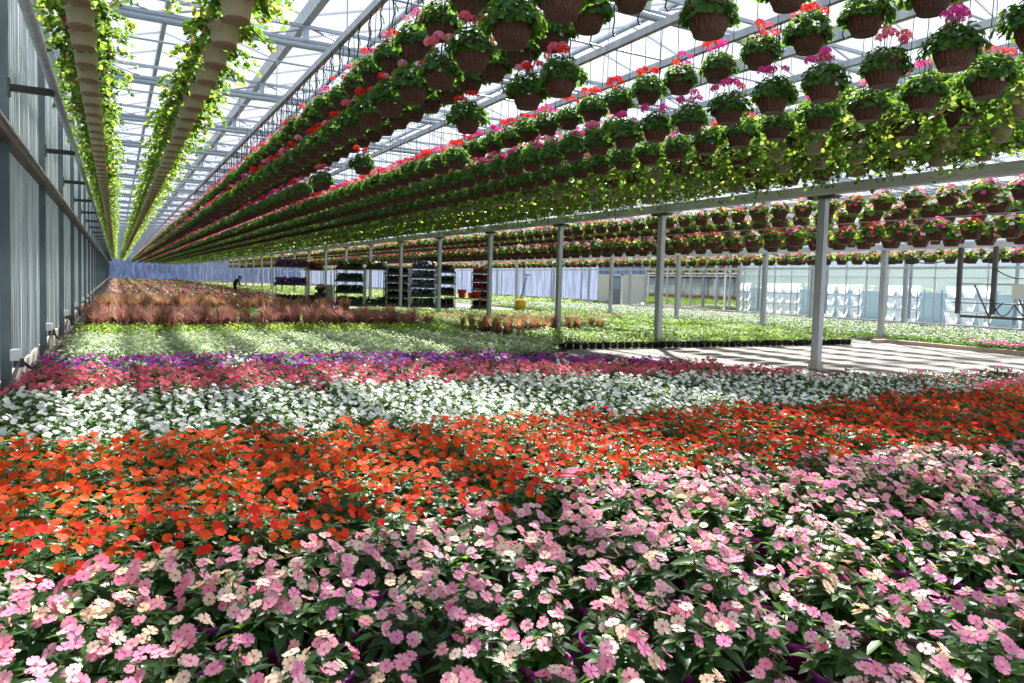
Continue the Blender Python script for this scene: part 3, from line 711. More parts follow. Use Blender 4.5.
def head(seed, mat, r=.042, n=15, petal=.017):
    """ball of florets on a stalk"""
    rnd = random.Random(seed); b = MB()
    for i in range(n):
        z = 1-1.35*(i+.5)/n; a = i*2.4; q = math.sqrt(max(0, 1-z*z)); d = Vector((q*math.cos(a), q*math.sin(a), z*.8))
        b.flower(d*r, d+Vector((rnd.uniform(-.3, .3), rnd.uniform(-.3, .3), 0)), petal, mat, rnd, None, 1)
    b.tube([(0, 0, -.11), (0, 0, 0)], .003, 'stem', 3, cap=False)
    return b
HEAD = {c: [head(700+i, 'petal_'+c) for i in range(3)] for c in ('red', 'magenta', 'rose', 'coral', 'orange', 'purple')}
HEADM = {c: [h.mesh('flower_head') for h in v] for c, v in HEAD.items()}
def head_seats(seed, n, R=.18, Ht=.2, z0=.20):
    rnd = random.Random(seed); out = []
    for i in range(n):
        a = rnd.random()*6.28; f = math.sqrt(rnd.random())*.85
        out.append((Vector((R*f*math.cos(a), R*f*math.sin(a), z0+Ht*math.sqrt(1-f*f*.6)+rnd.uniform(-.01, .05))), Vector((math.cos(a)*f*.5, math.sin(a)*f*.5, 1)), rnd.uniform(.8, 1.25)))
    return out
def hmat(q, nn, s): return Matrix.Translation(q) @ nn.to_track_quat('Z', 'Y').to_matrix().to_4x4() @ Matrix.Scale(s, 4)
WK = basket_pot(); WKM = WK.mesh('basket'); WKL = basket_pot_low()
TAGM = MB(); TAGM.box(-.016, .016, -.163, -.158, .10, .135, 'white_tag'); TAGM = TAGM.mesh('price_tag')
GF = [dome_foliage(800+i, 'geranium_leaf', 560, R=.205, lr=.0225, droop=.08) for i in range(5)]; GFM = [x.mesh('foliage') for x in GF]
GFL = [dome_foliage(820+i, 'geranium_leaf', 40, lr=.06) for i in range(3)]
def basket_whole(i, cols, low=False):
    rnd = random.Random(900+i); b = MB().merge(WKL if low else WK).merge(GFL[i % 3] if low else GF[i % 5])
    for (q, nn, s) in head_seats(900+i, 5 if low else 6):
        c = rnd.choice(cols)
        if low: b.flower(q, nn, .06, 'petal_'+c, rnd, None, 1)
        else: b.merge(rnd.choice(HEAD[c]), hmat(q, nn, s))
    return b
def hook_mesh(dz, dx):
    """black wire from the rail down to the basket rim, curled at the top"""
    b = MB(); pts = [(dx+.0, .03, dz+.03), (dx+.02, 0, dz+.06), (dx, -.03, dz+.04), (dx*.95, 0, dz-.02), (dx*.6, .02, .33+.2*(dz-.33)), (.02, .015, .36), (.0, .0, .28), (-.0, 0, .20)]
    b.tube(pts, .0042, 'black_wire', 5, cap=False); return b
CN = {'red': 'red', 'magenta': 'magenta', 'rose': 'pale pink', 'coral': 'coral pink', 'orange': 'orange-red', 'purple': 'purple', None: 'no'}
RAILZ = 4.57; ZU, ZL = 3.94, 3.42
HU_, HL_ = hook_mesh(RAILZ-(ZU-.19), -.06), hook_mesh(RAILZ-(ZL-.19), .05); HKU = HU_.mesh('hook'); HKL = HL_.mesh('hook')
def series(y0, st, y1): 
    out = []; y = y0
    while y < y1: out.append(y); y += st
    return out
XB = [2.6+1.03*k for k in range(9)]
ENDY = 146
brown = []   # (x, y, z_rim, row name, tier, colours)
def addrow(k, tier, ys, cols):
    for y in ys: brown.append((XB[k]+(.06 if tier == 'upper' else -.05), y, ZU if tier == 'upper' else ZL, k, tier, cols))
RP = ['red', 'coral', 'rose', 'red']; RM = ['red', 'magenta', 'coral', 'red']; PK = ['magenta', 'rose', 'coral', 'magenta']
addrow(0, 'upper', series(3.02, .66, ENDY), ['rose', 'red', 'coral', 'magenta']); addrow(0, 'lower', series(2.7, .67, ENDY), RP)
addrow(1, 'upper', series(2.35, .61, ENDY), RM); addrow(1, 'lower', [3.77, 5.66, 6.26, 7.65, 11.7, 14.3]+series(16.0, .62, ENDY), RP)
addrow(2, 'upper', [4.1]+series(19, .62, ENDY), PK); addrow(2, 'lower', series(10.2, .60, ENDY), RM)
addrow(3, 'upper', series(2.96, .587, ENDY), RM); addrow(3, 'lower', series(2.7, .58, ENDY), PK)
addrow(4, 'upper', series(9.1, .60, ENDY), PK); addrow(4, 'lower', series(2.43, .57, ENDY), PK)
brown = [t for t in brown if inframe(t[0], t[1], t[2], 45)]
ordn = {}
brown.sort(key=lambda t: t[1])
lab = []
for t in brown:
    key = (t[3], t[4]); ordn[key] = ordn.get(key, 0)+1; lab.append(ordn[key])
order = sorted(range(len(brown)), key=lambda i: proj(*brown[i][:3])[2])
BW = [basket_whole(i, c) for i, c in enumerate([['red'], ['rose', 'coral'], ['magenta'], ['red', 'coral'], ['coral', 'rose'], ['magenta', 'red']])]; BWM = [MB().merge(x).merge(HU_).mesh('geranium_basket') for x in BW]; BWM2 = [MB().merge(x).merge(HL_).mesh('geranium_basket') for x in BW]
BWL = [basket_whole(i, c, True) for i, c in enumerate([['red'], ['rose', 'coral'], ['magenta'], ['red', 'coral'], ['coral', 'magenta'], ['magenta', 'red']])]
BWd = ['red', 'pale pink', 'magenta', 'red and coral', 'coral pink', 'magenta and red']
far = []
for rank, i in enumerate(order):
    x, y, z, k, tier, cols = brown[i]; z0 = z-.19; rz = RND.random()*6.28
    if rank < 290:
        pos = f'{ordinal(lab[i])} from front, {tier} tier, {ordinal(k+1)} brown row'
        if rank < 110:
            o = empty('geranium_basket', (x, y, z0)); obj('basket', WKM, o, None, rz); obj('foliage', RND.choice(GFM), o, None, rz, RND.uniform(.92, 1.10))
            hs = head_seats(RND.randrange(9999), RND.choice([4, 5, 6, 7])); c0 = RND.choice(cols); c1 = RND.choice(cols)
            for (q, nn, s) in hs:
                f = obj('flower_head', RND.choice(HEADM[c0 if RND.random() < .65 else c1]), o, q, 0, s); f.rotation_mode = 'QUATERNION'; f.rotation_quaternion = nn.to_track_quat('Z', 'Y')
            obj('hook', HKU if tier == 'upper' else HKL, o)
            if RND.random() < .5: obj('price_tag', TAGM, o, None, RND.uniform(-.5, .7))
            d = CN[c0]
        else:
            w = RND.randrange(6); o = obj('geranium_basket', (BWM if tier == 'upper' else BWM2)[w], None, (x, y, z0), rz, RND.uniform(.95, 1.1)); d = BWd[w]
        tag(o, f'brown basket of {d} geraniums, {pos}', 'hanging basket', f'brown hanging baskets in the {ordinal(k+1)} row')
    else: far.append((x, y, z0, rz, RND.uniform(.95, 1.1), RND.randrange(6)))
tag(scatter('distant_geranium_baskets', BWL, far), 'endless brown geranium baskets narrowing toward the end wall', 'hanging baskets', None, 'stuff')

# ---- rails with empty hooks
eh = MB(); eh.tube([(0, .0, .05), (.02, 0, .07), (0.03, 0, .03), (0, .0, -.06), (.015, 0, -.2), (-.01, 0, -.32), (.02, 0, -.36), (.045, 0, -.33)], .0085, 'black_wire', 5); eh.tube([(.0, 0, -.07), (.05, .03, -.12), (.055, .03, -.17)], .007, 'black_wire', 4); ehm = eh.mesh('hook')
for k in range(9):
    b = MB(); b.box(XB[k]-.035, XB[k]+.035, 2.0, ENDY, RAILZ, RAILZ+.09, 'galvanized')
    o = obj('conveyor_rail', b); tag(o, f'grey overhead conveyor rail above the {ordinal(k+1)} basket row from the frosted wall', 'rail', 'overhead conveyor rails')
    hs = series(4.5, .42, 30) if k == 0 else (series(3.4, .42, 9) if k in (2, 4) else series(4.2, .55, 9) if k in (1,) else series(3.6, .6, 7) if k == 6 else [])
    for y in hs[:95]:
        h = obj('empty_hook', ehm, o, (XB[k]+(.0 if k else -.02), y, RAILZ-.05), RND.uniform(-.5, .5))
    b = MB(); 
    for y in series(4.6, 4.6, 60): b.tube([(XB[k], y+.05, RAILZ+.08), (XB[k], y+.05, 5.8)], .008, 'truss_steel', 4)
    obj('hanger', b, o)

# ---- beige pots
def trailing(seed, n, R=.22, Ht=.14, drop=.16, lr=.03, z0=.17):
    rnd = random.Random(seed); b = MB()
    for i in range(n):
        a = rnd.random()*6.28; t = rnd.random()
        if t < .5:
            f = math.sqrt(rnd.random()); p = Vector((R*f*math.cos(a), R*f*math.sin(a), z0+Ht*(1-f*f)*rnd.uniform(.5, 1.1)))
        else:
            s = rnd.random(); lump = 1+.3*math.sin(3*a+seed)+.2*math.sin(7*a)
            rr = R*(.78+.5*s)*max(.6, lump); p = Vector((rr*math.cos(a), rr*math.sin(a), z0+.04-drop*s*s*lump*rnd.uniform(.4, 1.2)))
        b.round_leaf(p, Vector((math.cos(a)*.5+rnd.uniform(-.7, .7), math.sin(a)*.5+rnd.uniform(-.7, .7), rnd.uniform(.1, 1))), lr*rnd.uniform(.6, 1.3), rnd.choice(['trailing_leaf', 'trailing_leaf', 'geranium_leaf', 'bright_leaf', 'geranium_leaf', 'geranium_leaf']), 6, .2, rnd)
    return b
OP = MB(); OP.lathe([(.08, 0), (.088, .01), (.112, .15)], 16, 'olive_pot'); OP.lathe([(.112, .15), (.126, .152), (.128, .195), (.118, .197), (.112, .185)], 16, 'olive_pot', capb=False); OP.disc(.115, .18, 16, 'soil'); OPM = OP.mesh('pot')
BP = beige_pot(); BPM = BP.mesh('pot'); TF = [trailing(1100+i, 900, R=.26, Ht=.22, drop=.23, lr=.026) for i in range(5)]; TFM = [x.mesh('foliage') for x in TF]
TW = [trailing(1200+i, 1000, R=.265, Ht=.22, drop=.13, lr=.025) for i in range(5)]; TWM = [x.mesh('foliage') for x in TW]
TL = [trailing(1150+i, 150, R=.28, Ht=.22, drop=.23, lr=.055) for i in range(3)]
def fl_small(seed, cols, n=9, R=.26):
    rnd = random.Random(seed); b = MB()
    for i in range(n):
        a = rnd.random()*6.28; f = math.sqrt(rnd.random()); p = Vector((R*f*math.cos(a), R*f*math.sin(a), .20+.12*(1-f)-.12*rnd.random()*f))
        for j in range(3): b.flower(p+Vector((rnd.uniform(-.025, .025),)*3), Vector((math.cos(a)*.6, math.sin(a)*.6, rnd.uniform(-.2, 1))), .022, 'petal_'+rnd.choice(cols), rnd, None, 1)
    return b
FS = [fl_small(1300+i, c) for i, c in enumerate([['rose'], ['magenta', 'rose'], ['coral'], ['red', 'coral'], ['white', 'rose']])]; FSM = [x.mesh('blossoms') for x in FS]
WHB = [MB().merge(OP).merge(TF[i]).merge(FS[i]) for i in range(5)]; WHU = [MB().merge(x, Matrix.Scale(1.28, 4)).merge(HU_).mesh('trailing_basket') for x in WHB]; WHD = [MB().merge(x, Matrix.Scale(1.28, 4)).merge(HL_).mesh('trailing_basket') for x in WHB]
WHW = [MB().merge(BP).merge(TW[i]).merge(FS[i]) for i in range(5)]; WHWM = [x.mesh('trailing_pot') for x in WHW]
bl = MB(); bl.lathe([(.085, 0), (.11, .15), (.128, .19)], 8, 'olive_pot')
WHL = [MB().merge(bl).merge(TL[i]) for i in range(3)]
hkb = MB(); hkb.tube([(0, 0, .48), (.02, 0, .44), (0, 0, .36), (0, 0, .2)], .005, 'black_wire', 4, cap=False); hkb = hkb.mesh('hook')
farb = []
for ci, (x, z, y0, st, nm) in enumerate(((-.30, 4.08, 4.6, .76, 'row beside the wall'), (.90, 3.83, 4.3, .76, 'second row from wall'))):
    n = 0
    for y in series(y0, st, ENDY):
        if not inframe(x, y, z, 60): continue
        n += 1; z0 = z-.19; rz = RND.random()*6.28
        if n <= 30:
            o = empty('trailing_pot', (x, y, z0)); obj('pot', BPM, o, None, 0, 1.12); obj('foliage', RND.choice(TWM), o, None, rz, RND.uniform(.95, 1.15))
            obj('blossoms', RND.choice(FSM[:4]), o, None, rz)
            obj('hook', hkb, o)
        elif n <= 95: o = obj('trailing_pot', RND.choice(WHWM), None, (x, y, z0), rz)
        else: farb.append((x, y, z0, rz, 1.1, RND.randrange(3))); continue
        tag(o, f'beige trailing pot, {ordinal(n)} from front in the {nm}', 'hanging basket', 'beige pots in the '+nm)
    b = MB(); b.box(x-.03, x+.03, 2, ENDY, z+.28, z+.34, 'galvanized'); tag(obj('conveyor_rail', b), f'grey overhead rail above the {nm} of beige pots', 'rail', 'overhead conveyor rails')
    b = MB(); b.tube([(x-.17, 2, z+.20), (x-.17, ENDY, z+.20)], .02, 'dark_steel', 6); tag(obj('drip_pipe', b), f'thin dark drip pipe beside the {nm} of beige pots', 'pipe')
tag(scatter('distant_trailing_pots', WHL, farb), 'beige trailing pots far down the two rows by the frosted wall', 'hanging baskets', None, 'stuff')
side = []
for k in range(5, 9):
    for tier, z in (('upper', ZU), ('lower', ZL)):
        if k == 8 and tier == 'lower': z = 3.80
        for y in series((12 if k == 5 and tier == 'upper' else 2.2)+.13*k+(0 if tier == 'upper' else .31), .60, ENDY):
            if inframe(XB[k], y, z, 40): side.append((XB[k]+(.08 if tier == 'upper' else -.06), y, z, k, tier))
side.sort(key=lambda t: t[1]); ordn = {}; farb = []; lab = []
for t in side: ordn[t[3:]] = ordn.get(t[3:], 0)+1; lab.append(ordn[t[3:]])
for rank, i in enumerate(sorted(range(len(side)), key=lambda i: proj(*side[i][:3])[2])):
    x, y, z, k, tier = side[i]; z0 = z-.19; rz = RND.random()*6.28
    if rank < 60:
        o = empty('trailing_basket', (x, y, z0)); obj('pot', OPM if RND.random() < .5 else WKM, o); obj('foliage', RND.choice(TFM), o, None, rz, RND.uniform(1.2, 1.42))
        if RND.random() < .7: obj('blossoms', RND.choice(FSM), o, None, rz)
        obj('hook', HKU if tier == 'upper' else HKL, o)
    elif rank < 280: o = obj('trailing_basket', RND.choice(WHU if tier == 'upper' else WHD), None, (x, y, z0), 0)
    else: farb.append((x, y, z0, rz, RND.uniform(1.1, 1.35), RND.randrange(3))); continue
    tag(o, f'yellow-green trailing basket, {ordinal(lab[i])} from front, {tier} tier, {ordinal(k-4)} such row', 'hanging basket', f'yellow-green baskets in their {ordinal(k-4)} row')
tag(scatter('distant_trailing_baskets', WHL, farb), 'yellow-green trailing baskets receding above the long grey beam', 'hanging baskets', None, 'stuff')

# ---- flowering baskets beyond the long beam
def fuch(seed, low=False):
    rnd = random.Random(seed); b = MB()
    b.merge(WKL if low else basket_pot(20)); b.merge(dome_foliage(seed, 'geranium_leaf', 34 if low else 80, R=.19, Ht=.14, lr=.055 if low else .042, mats=['geranium_leaf', 'trailing_leaf', 'geranium_leaf']))
    cols = [['rose', 'coral'], ['coral', 'red'], ['rose', 'white'], ['orange', 'coral'], ['magenta', 'rose']][seed % 5]
    for i in range(11 if low else 22):
        a = rnd.random()*6.28; f = math.sqrt(rnd.random()); p = Vector((.21*f*math.cos(a), .21*f*math.sin(a), .21+.13*(1-f*f)-.06*(f > .8)*rnd.random()*2))
        b.flower(p, Vector((math.cos(a)*f, math.sin(a)*f, .7)), .045 if low else .036, 'petal_'+rnd.choice(cols), rnd, None, 1)
    return b
FU = [fuch(1400+i) for i in range(5)]; FHK = MB(); FHK.tube([(0, 0, .19), (.0, 0, .4), (0, 0, .425)], .004, 'black_wire', 4, cap=False); FUM = [MB().merge(x).merge(FHK).mesh('flower_basket') for x in FU]; FU0 = FU[4].mesh('flower_basket'); FUL = [fuch(1450+i, True) for i in range(5)]
fol2 = [dome_foliage(1480+i, 'geranium_leaf', 80, R=.19, Ht=.14, lr=.042, mats=['geranium_leaf', 'trailing_leaf']) for i in range(3)]
bay = []
BAYROWS = ((13.1, 3.28), (13.1, 2.66), (14.2, 3.18), (14.2, 2.62), (15.4, 3.2), (16.6, 3.1), (17.8, 3.05), (19.0, 3.0), (22.2, 2.62), (24.0, 2.85), (26.0, 2.8))
for ri, (x, z) in enumerate(BAYROWS):
    for y in series(2.0+.17*ri, .62, 120):
        if inframe(x, y, z, 30): bay.append((x, y, z, ri))
bay.sort(key=lambda t: t[1]); ordn = {}; lab = []
for t in bay: ordn[t[3]] = ordn.get(t[3], 0)+1; lab.append(ordn[t[3]])
def bayscore(i):
    x, y, z, ri = bay[i]; return proj(x, y, z)[2]+(0 if ri in (0, 1, 2) else 6 if ri in (3, 8) else 40)
farb = []
RN = ['topmost row just under the long beam', 'lower row under the long beam', 'second line behind the beam', 'low second line behind the beam', '', '', '', '', 'line below the second beam', '', '']
for rank, i in enumerate(sorted(range(len(bay)), key=bayscore)):
    x, y, z, ri = bay[i]
    if rank < 290 and RN[ri]:
        o = obj('flower_basket', FUM[RND.randrange(5)], None, (x, y, z-.19), RND.random()*6.28, RND.uniform(1.1, 1.35))
        tag(o, f'flowering basket, {ordinal(lab[i])} from front, {RN[ri]}', 'hanging basket', 'flowering baskets in the '+RN[ri])
    elif y < 100: farb.append((x, y, z-.19, RND.random()*6.28, RND.uniform(1.1, 1.35), RND.randrange(5)))
tag(scatter('distant_flower_baskets', FUL, farb), 'crowded pink flowering baskets beyond the first post row', 'hanging baskets', None, 'stuff')
RD = ['upper line just beyond the long beam', 'lower line just beyond the long beam', 'upper second line beyond the beam', 'lower second line beyond the beam', 'third line beyond the beam', 'fourth line beyond the beam', 'fifth line beyond the beam', 'line just before the middle posts', 'line below the lower beam', 'first line toward the far posts', 'second line toward the far posts']
for ri, (x, z) in enumerate(BAYROWS):
    b = MB(); b.box(x-.007, x+.007, 2, 120, z+.225, z+.24, 'galvanized'); tag(obj('basket_rail', b), f'thin grey rail carrying flower baskets, {RD[ri]}', 'rail', 'thin basket rails beyond the beam')

# ================================================================== TROLLEYS, PERSON, ODDS AND ENDS
wheel = MB(); wheel.lathe([(.0, -.02), (.06, -.02), (.065, 0), (.06, .02), (.0, .02)], 12, 'black_plastic', capb=False)
def trolley(x, y, rz, nsh, label, plantmats, hgt=2.05, W=.8, D=.55):
    o = empty('plant_trolley', (x, y, 0), rz)
    b = MB(); b.box(-W, W, -D/2, D/2, .17, .22, 'dark_steel'); obj('base', b, o)
    for sx in (-1, 1):
        for sy in (-1, 1):
            p = MB(); p.box(sx*(W-.02)-.02, sx*(W-.02)+.02, sy*(D/2-.02)-.02, sy*(D/2-.02)+.02, .2, hgt, 'galvanized'); obj('upright', p, o)
            w = obj('wheel', wheel.mesh('wheel'), o, (sx*(W-.12), sy*(D/2-.08), .085)); w.rotation_euler = (PI/2, 0, 0)
    for k in range(nsh):
        z = .24+k*(hgt-.30)/max(1, nsh-1) if nsh > 1 else .3
        s = MB(); s.box(-W+.01, W-.01, -D/2, D/2, z, z+.035, 'galvanized'); s.box(-W+.01, W-.01, -D/2-.01, -D/2+.005, z-.01, z+.06, 'dark_steel'); obj('shelf', s, o)
    tag(o, label, 'trolley')
    for k in range(nsh):
        if plantmats is None: break
        z = .24+k*(hgt-.30)/max(1, nsh-1)+.036
        if k == nsh-1 and plantmats[0] == 'black_plastic': continue
        t = empty('plant_tray', (x, y, z), rz)
        b = MB(); b.box(-W+.07, W-.07, -D/2+.04, D/2-.04, 0, .11, 'black_plastic'); obj('tray', b, t)
        rnd = random.Random(int(x*100)+k); b = MB()
        hh = min(.30, (hgt-.3)/max(1, nsh-1)-.14)
        for i in range(330):
            px, py = rnd.uniform(-W+.1, W-.1), rnd.uniform(-D/2+.05, D/2-.05); b.round_leaf((px, py, .09+rnd.random()*hh*.85), (rnd.uniform(-1, 1), rnd.uniform(-1.5, .5), 1), .06, rnd.choice(plantmats), 6, .2, rnd)
        obj('foliage', b, t)
        tag(t, f'plant tray, {ordinal(k+1)} shelf up, {label}', 'plant tray')
DK = ['dark_leaf', 'dark_leaf', 'geranium_leaf']
def at(x, y): return (x, y)
trolley(7.35, 35.2, -.45, 3, 'trolley of purple plants left of the others', ['dark_leaf', 'petal_purple', 'dark_leaf'], 2.0)
trolley(8.55, 35.4, -.45, 2, 'trolley of rusty red plants', ['orange_blade', 'dark_leaf', 'petal_red'], 1.9, .45)
trolley(9.75, 33.6, -.45, 4, 'trolley of dark green plants before the boxes', DK, 1.95, .7)
trolley(10.95, 33.3, -.45, 2, 'trolley of tall dark plants', DK, 2.0, .55)
trolley(11.95, 33.2, -.45, 6, 'tall six-shelf empty plant trolley', ['black_plastic'], 2.15, .62)
trolley(13.1, 32.6, -.45, 5, 'trolley with a grey panel', ['blue_grey', 'black_plastic'], 2.1, .62)
trolley(14.0, 32.0, -.45, 4, 'trolley of black trays', ['dark_leaf', 'black_plastic'], 1.95, .5)
trolley(15.55, 31.2, -.45, 5, 'trolley of black trays beside the red bench', ['dark_leaf', 'black_plastic', 'petal_red'], 1.95, .5)
fb = obj('flower_basket', FU0, None, (8.35, 33.6, .8), 0, 1.2)
tag(fb, 'magenta flowering basket standing on the small crate stack among the trolleys', 'hanging basket')
b = MB(); 
for k in range(4): b.box(8.35-.22, 8.35+.22, 33.6-.22, 33.6+.22, .2*k, .2*k+.18, 'black_plastic')
b.box(8.35-.2, 8.35+.2, 33.6-.2, 33.6+.2, 0, .8, 'black_plastic')
tag(obj('crate_stack', b), 'black crate stack holding a magenta basket between trolleys', 'crates')
def carton(x, y, w, d, h, rz, label):
    o = empty('carton', (x, y, 0), rz); b = MB(); b.box(-w, w, -d, d, 0, h, 'pale_box'); obj('box_body', b, o)
    b = MB(); b.box(-w-.01, w+.01, -d-.01, -d*.05, h, h+.015, 'pale_box'); b.box(-w-.01, w+.01, d*.05, d+.01, h, h+.015, 'pale_box'); obj('flap', b, o)
    b = MB(); b.box(-.04, .04, -d-.004, d+.004, 0, h+.02, 'curb'); obj('tape', b, o)
    tag(o, label, 'box')
carton(8.95, 34.6, .28, .25, 1.15, -.4, 'pale tall carton standing between the trolleys'); carton(9.2, 35.9, .28, .25, 1.0, -.4, 'pale shorter carton behind the tall carton')
# red bench
o = empty('potting_bench', (14.7, 31.2, 0), -.45)
b = MB(); b.box(-1.0, .8, -.3, .3, .66, .72, 'curb'); obj('bench_top', b, o)
for sx in (-.9, .7):
    for sy in (-.24, .24): b = MB(); b.box(sx-.03, sx+.03, sy-.03, sy+.03, 0, .66, 'dark_steel'); obj('leg', b, o)
tag(o, 'low bench with reddish top beside the black-tray trolley', 'bench')
def pail(x, y, z, s, label):
    o = empty('red_pail', (x, y, z)); b = MB(); b.lathe([(.12*s, 0), (.17*s, .28*s), (.18*s, .28*s), (.18*s, .31*s), (.16*s, .31*s), (.15*s, .2*s)], 14, 'red_plastic'); b.disc(.15*s, .2*s, 14, 'soil'); obj('pail_body', b, o)
    b = MB(); b.tube([(.18*s*math.cos(t), 0, .30*s+.16*s*math.sin(t)) for t in [PI*i/8 for i in range(9)]], .008, 'galvanized', 5); obj('handle', b, o); tag(o, label, 'pail')
pail(14.55, 31.25, .72, 1.25, 'big red pail on the low bench'); pail(15.2, 30.9, .72, 1.0, 'small red pail on the trolley end of the low bench'); pail(14.95, 31.15, .72, .8, 'smallest red pail between two others on the low bench')
# yellow sprayer cart
o = empty('sprayer_cart', (17.2, 30.2, 0), -.45)
b = MB(); b.lathe([(.20, .22), (.26, .28), (.27, .62), (.22, .70), (.10, .72), (.10, .77)], 16, 'yellow_plastic'); obj('tank', b, o)
b = MB(); b.tube([(-.12, .25, .1), (.0, .28, .7), (.28, .3, 1.75), (.33, .32, 1.9)], .028, 'dark_steel', 6); b.tube([(.2, .32, 1.9), (.45, .32, 1.9)], .03, 'black_plastic', 6); obj('handle', b, o)
for sx in (-.22, .22):
    w = obj('wheel', wheel.mesh('wheel'), o, (sx, .1, .13), 0, 2.0); w.rotation_euler = (0, PI/2, 0)
b = MB(); b.box(-.2, .2, -.22, .22, .16, .22, 'dark_steel'); obj('chassis', b, o)
tag(o, 'yellow tank cart with a slanting dark handle before the side wall', 'cart')

# irrigation boom hanging at the right
o = empty('irrigation_boom', (20.4, 10.4, 0))
for (yy, zb) in ((.05, 1.0), (.95, .98)):
    b = MB(); b.box(-.05, .05, yy-.05, yy+.05, zb, 2.8, 'dark_steel'); obj('mast', b, o)
b = MB(); b.box(-.05, .05, -2.6, .85, .88, .95, 'dark_steel'); obj('boom_pipe', b, o)
b = MB(); b.box(-.03, .03, -2.6, .85, 1.78, 1.82, 'truss_steel'); obj('top_chord', b, o)
b = MB(); b.tube([(0, -2.6, 1.30), (0, 1.1, 1.28)], .018, 'dark_steel', 5)
for k in range(4):
    y0 = .55-.95*k; b.tube([(0, y0, 1.8), (0, y0-.42, .93)], .022, 'dark_steel', 5); b.tube([(0, y0-.42, .93), (0, y0-.75, 1.32)], .02, 'dark_steel', 5)
obj('brace', b, o)
b = MB()
for (ya, za, yb, zb, sag) in ((-.0, 2.2, -1.2, 2.15, .22), (.05, 1.4, -.5, 1.3, .38), (2.7, 2.62, 0.9, 2.62, .25), (-.5, 1.3, -1.1, 1.3, .30)):
    b.tube([(-.06, ya+(yb-ya)*t, za+(zb-za)*t-sag*4*t*(1-t)) for t in [i/8 for i in range(9)]], .016, 'black_plastic', 5)
obj('hose_loop', b, o)
b = MB(); b.box(-.12, .12, -.75, -.45, 1.42, 1.78, 'pale_box'); obj('control_box', b, o)
tag(o, 'dark irrigation boom frame with hose loops hanging from the lower beam', 'irrigation boom')

# person bending over plants far down the aisle
def person():
    J = [(0, 0, .86), (.03, 0, 1.0), (.10, 0, 1.12), (.19, 0, 1.22), (.24, 0, 1.26), (.29, 0, 1.31),
         (.0, .10, .82), (.05, .11, .46), (-.02, .12, .08), (.12, .12, .03), (.0, -.10, .82), (.06, -.11, .46), (-.02, -.12, .08), (.12, -.12, .03),
         (.18, .18, 1.17), (.22, .24, .93), (.40, .22, .80), (.18, -.18, 1.17), (.24, -.24, .93), (.42, -.2, .82)]
    E_ = [(0, 1), (1, 2), (2, 3), (3, 4), (4, 5), (0, 6), (6, 7), (7, 8), (8, 9), (0, 10), (10, 11), (11, 12), (12, 13), (3, 14), (14, 15), (15, 16), (3, 17), (17, 18), (18, 19)]
    rad = [.145, .14, .16, .13, .055, .06, .095, .07, .05, .04, .095, .07, .05, .04, .065, .048, .035, .065, .048, .035]
    me = bpy.data.meshes.new('body'); me.from_pydata(J, E_, []); me.materials.append(MATS['dark_cloth'])
    o = bpy.data.objects.new('person', me); COL.objects.link(o)
    md = o.modifiers.new('skin', 'SKIN'); me_sv = me.skin_vertices[0].data if me.skin_vertices else None
    if me_sv is None:
        bpy.context.view_layer.update(); 
    if me.skin_vertices:
        for i, r in enumerate(rad): me.skin_vertices[0].data[i].radius = (r, r)
        me.skin_vertices[0].data[0].use_root = True
    sb = o.modifiers.new('subsurf', 'SUBSURF'); sb.levels = 1; sb.render_levels = 1
    return o
po = person(); po.location = (6.9, 50.5, -.1+.1); po.rotation_euler = (0, 0, -.5)
def ball(c, r, mat, sx=1, sy=1, sz=1, n=12, zmin=-1.0):
    b = MB(); prof = [(r*math.sqrt(max(0, 1-t*t)), r*t) for t in [zmin+(1-zmin)*i/8 for i in range(9)]]; b.lathe(prof, n, mat, capb=False)
    b.v = [(c[0]+v[0]*sx, c[1]+v[1]*sy, c[2]+v[2]*sz) for v in b.v]; return b
h = ball((.33, 0, 1.36), .10, 'skin', 1.0, .82, 1.12)
h.merge(ball((.43, 0, 1.34), .022, 'skin'))
for sy in (-1, 1): h.merge(ball((.32, sy*.085, 1.35), .025, 'skin', .6, .5, 1)); h.merge(ball((.415, sy*.035, 1.37), .013, 'hair'))
h.merge(ball((.41, 0, 1.295), .02, 'terracotta', .5, 1.1, .4)); obj('head', h, po)
obj('hair', ball((.315, 0, 1.38), .112, 'hair', 1.0, .9, 1.1, zmin=-.1), po)
for sy in (.22, -.2):
    hd = MB(); c = Vector((.41, sy, .80)); hd.tube([c, c+Vector((.06, 0, -.04))], .034, 'skin', 8, .03)
    for f in range(4): hd.tube([c+Vector((.055, -.027+.018*f, -.035)), c+Vector((.09, -.027+.018*f, -.07)), c+Vector((.095, -.027+.018*f, -.10+.006*abs(f-1.5)))], .009, 'skin', 6, .007)
    hd.tube([c+Vector((.02, -.035, -.01)), c+Vector((.05, -.055, -.04)), c+Vector((.07, -.05, -.065))], .010, 'skin', 6, .008); obj('hand', hd, po)
tag(po, 'person in dark clothes bending over plants beside a far post', 'person')

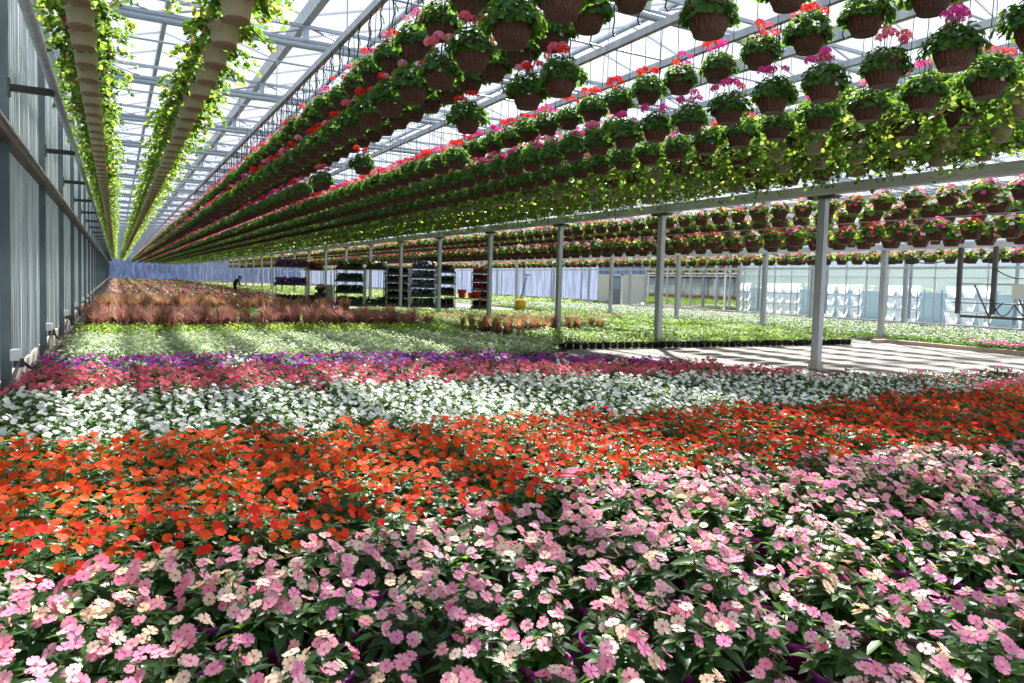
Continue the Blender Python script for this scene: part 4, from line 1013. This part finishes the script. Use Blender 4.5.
b = MB(); b.box(37.0, 37.2, 4, 60, -.1, 1.55, 'outdoor_panel'); b.box(36.95, 37.25, 4, 60, 1.55, 1.62, 'white_bar')
tag(obj('low_screen_wall', b), 'low pale blue screen wall outside behind the racks of white tubs', 'screen wall')
# hedge outside
hb = [dome_foliage(1600+i, 'trailing_leaf', 120, R=.9, Ht=1.7, z0=.1, lr=.13, mats=['silver_leaf', 'silver_leaf', 'trailing_leaf', 'petal_white']) for i in range(3)]
pl = [(40.5+RND.uniform(-.8, .8), 6+.8*i, -.1, RND.random()*6, RND.uniform(.9, 1.3), i % 3) for i in range(70)]
tag(scatter('hedge', hb, pl), 'pale green hedge outside beyond the white tubs', 'hedge', None, 'stuff')
b = MB(); b.box(43.5, 43.7, -10, 90, -.1, 3.2, 'white_plastic'); tag(obj('boundary_screen', b), 'pale screen fence outside behind the hedge', 'fence')

# ================================================================== LIGHT
sun = bpy.data.lights.new('sun', 'SUN'); sun.energy = 15.5; sun.angle = .045; sun.color = (1.0, .955, .87)
so = bpy.data.objects.new('sun', sun); COL.objects.link(so)
sd = Vector((.38, .60, .80)).normalized()      # towards the sun
so.rotation_euler = sd.to_track_quat('Z', 'Y').to_euler()
w = bpy.data.worlds.new('sky'); SC.world = w; w.use_nodes = True
nt = w.node_tree; bg = nt.nodes['Background']; bg.inputs['Color'].default_value = (.77, .85, 1.0, 1); bg.inputs['Strength'].default_value = .84
SC.view_settings.view_transform = 'Standard'; SC.view_settings.look = 'None'; SC.view_settings.exposure = 0.23; SC.view_settings.gamma = 1.0
SC.view_settings.use_curve_mapping = False
cy = SC.cycles
cy.max_bounces = 8; cy.transparent_max_bounces = 24; cy.diffuse_bounces = 3; cy.glossy_bounces = 2; cy.transmission_bounces = 4
cy.caustics_reflective = False; cy.caustics_refractive = False; cy.sample_clamp_indirect = 4.0
cy.use_denoising = True
print('OBJECTS', len(bpy.data.objects), 'blossoms', nb, 'brown', len(brown), 'side', len(side), 'bay', len(bay))
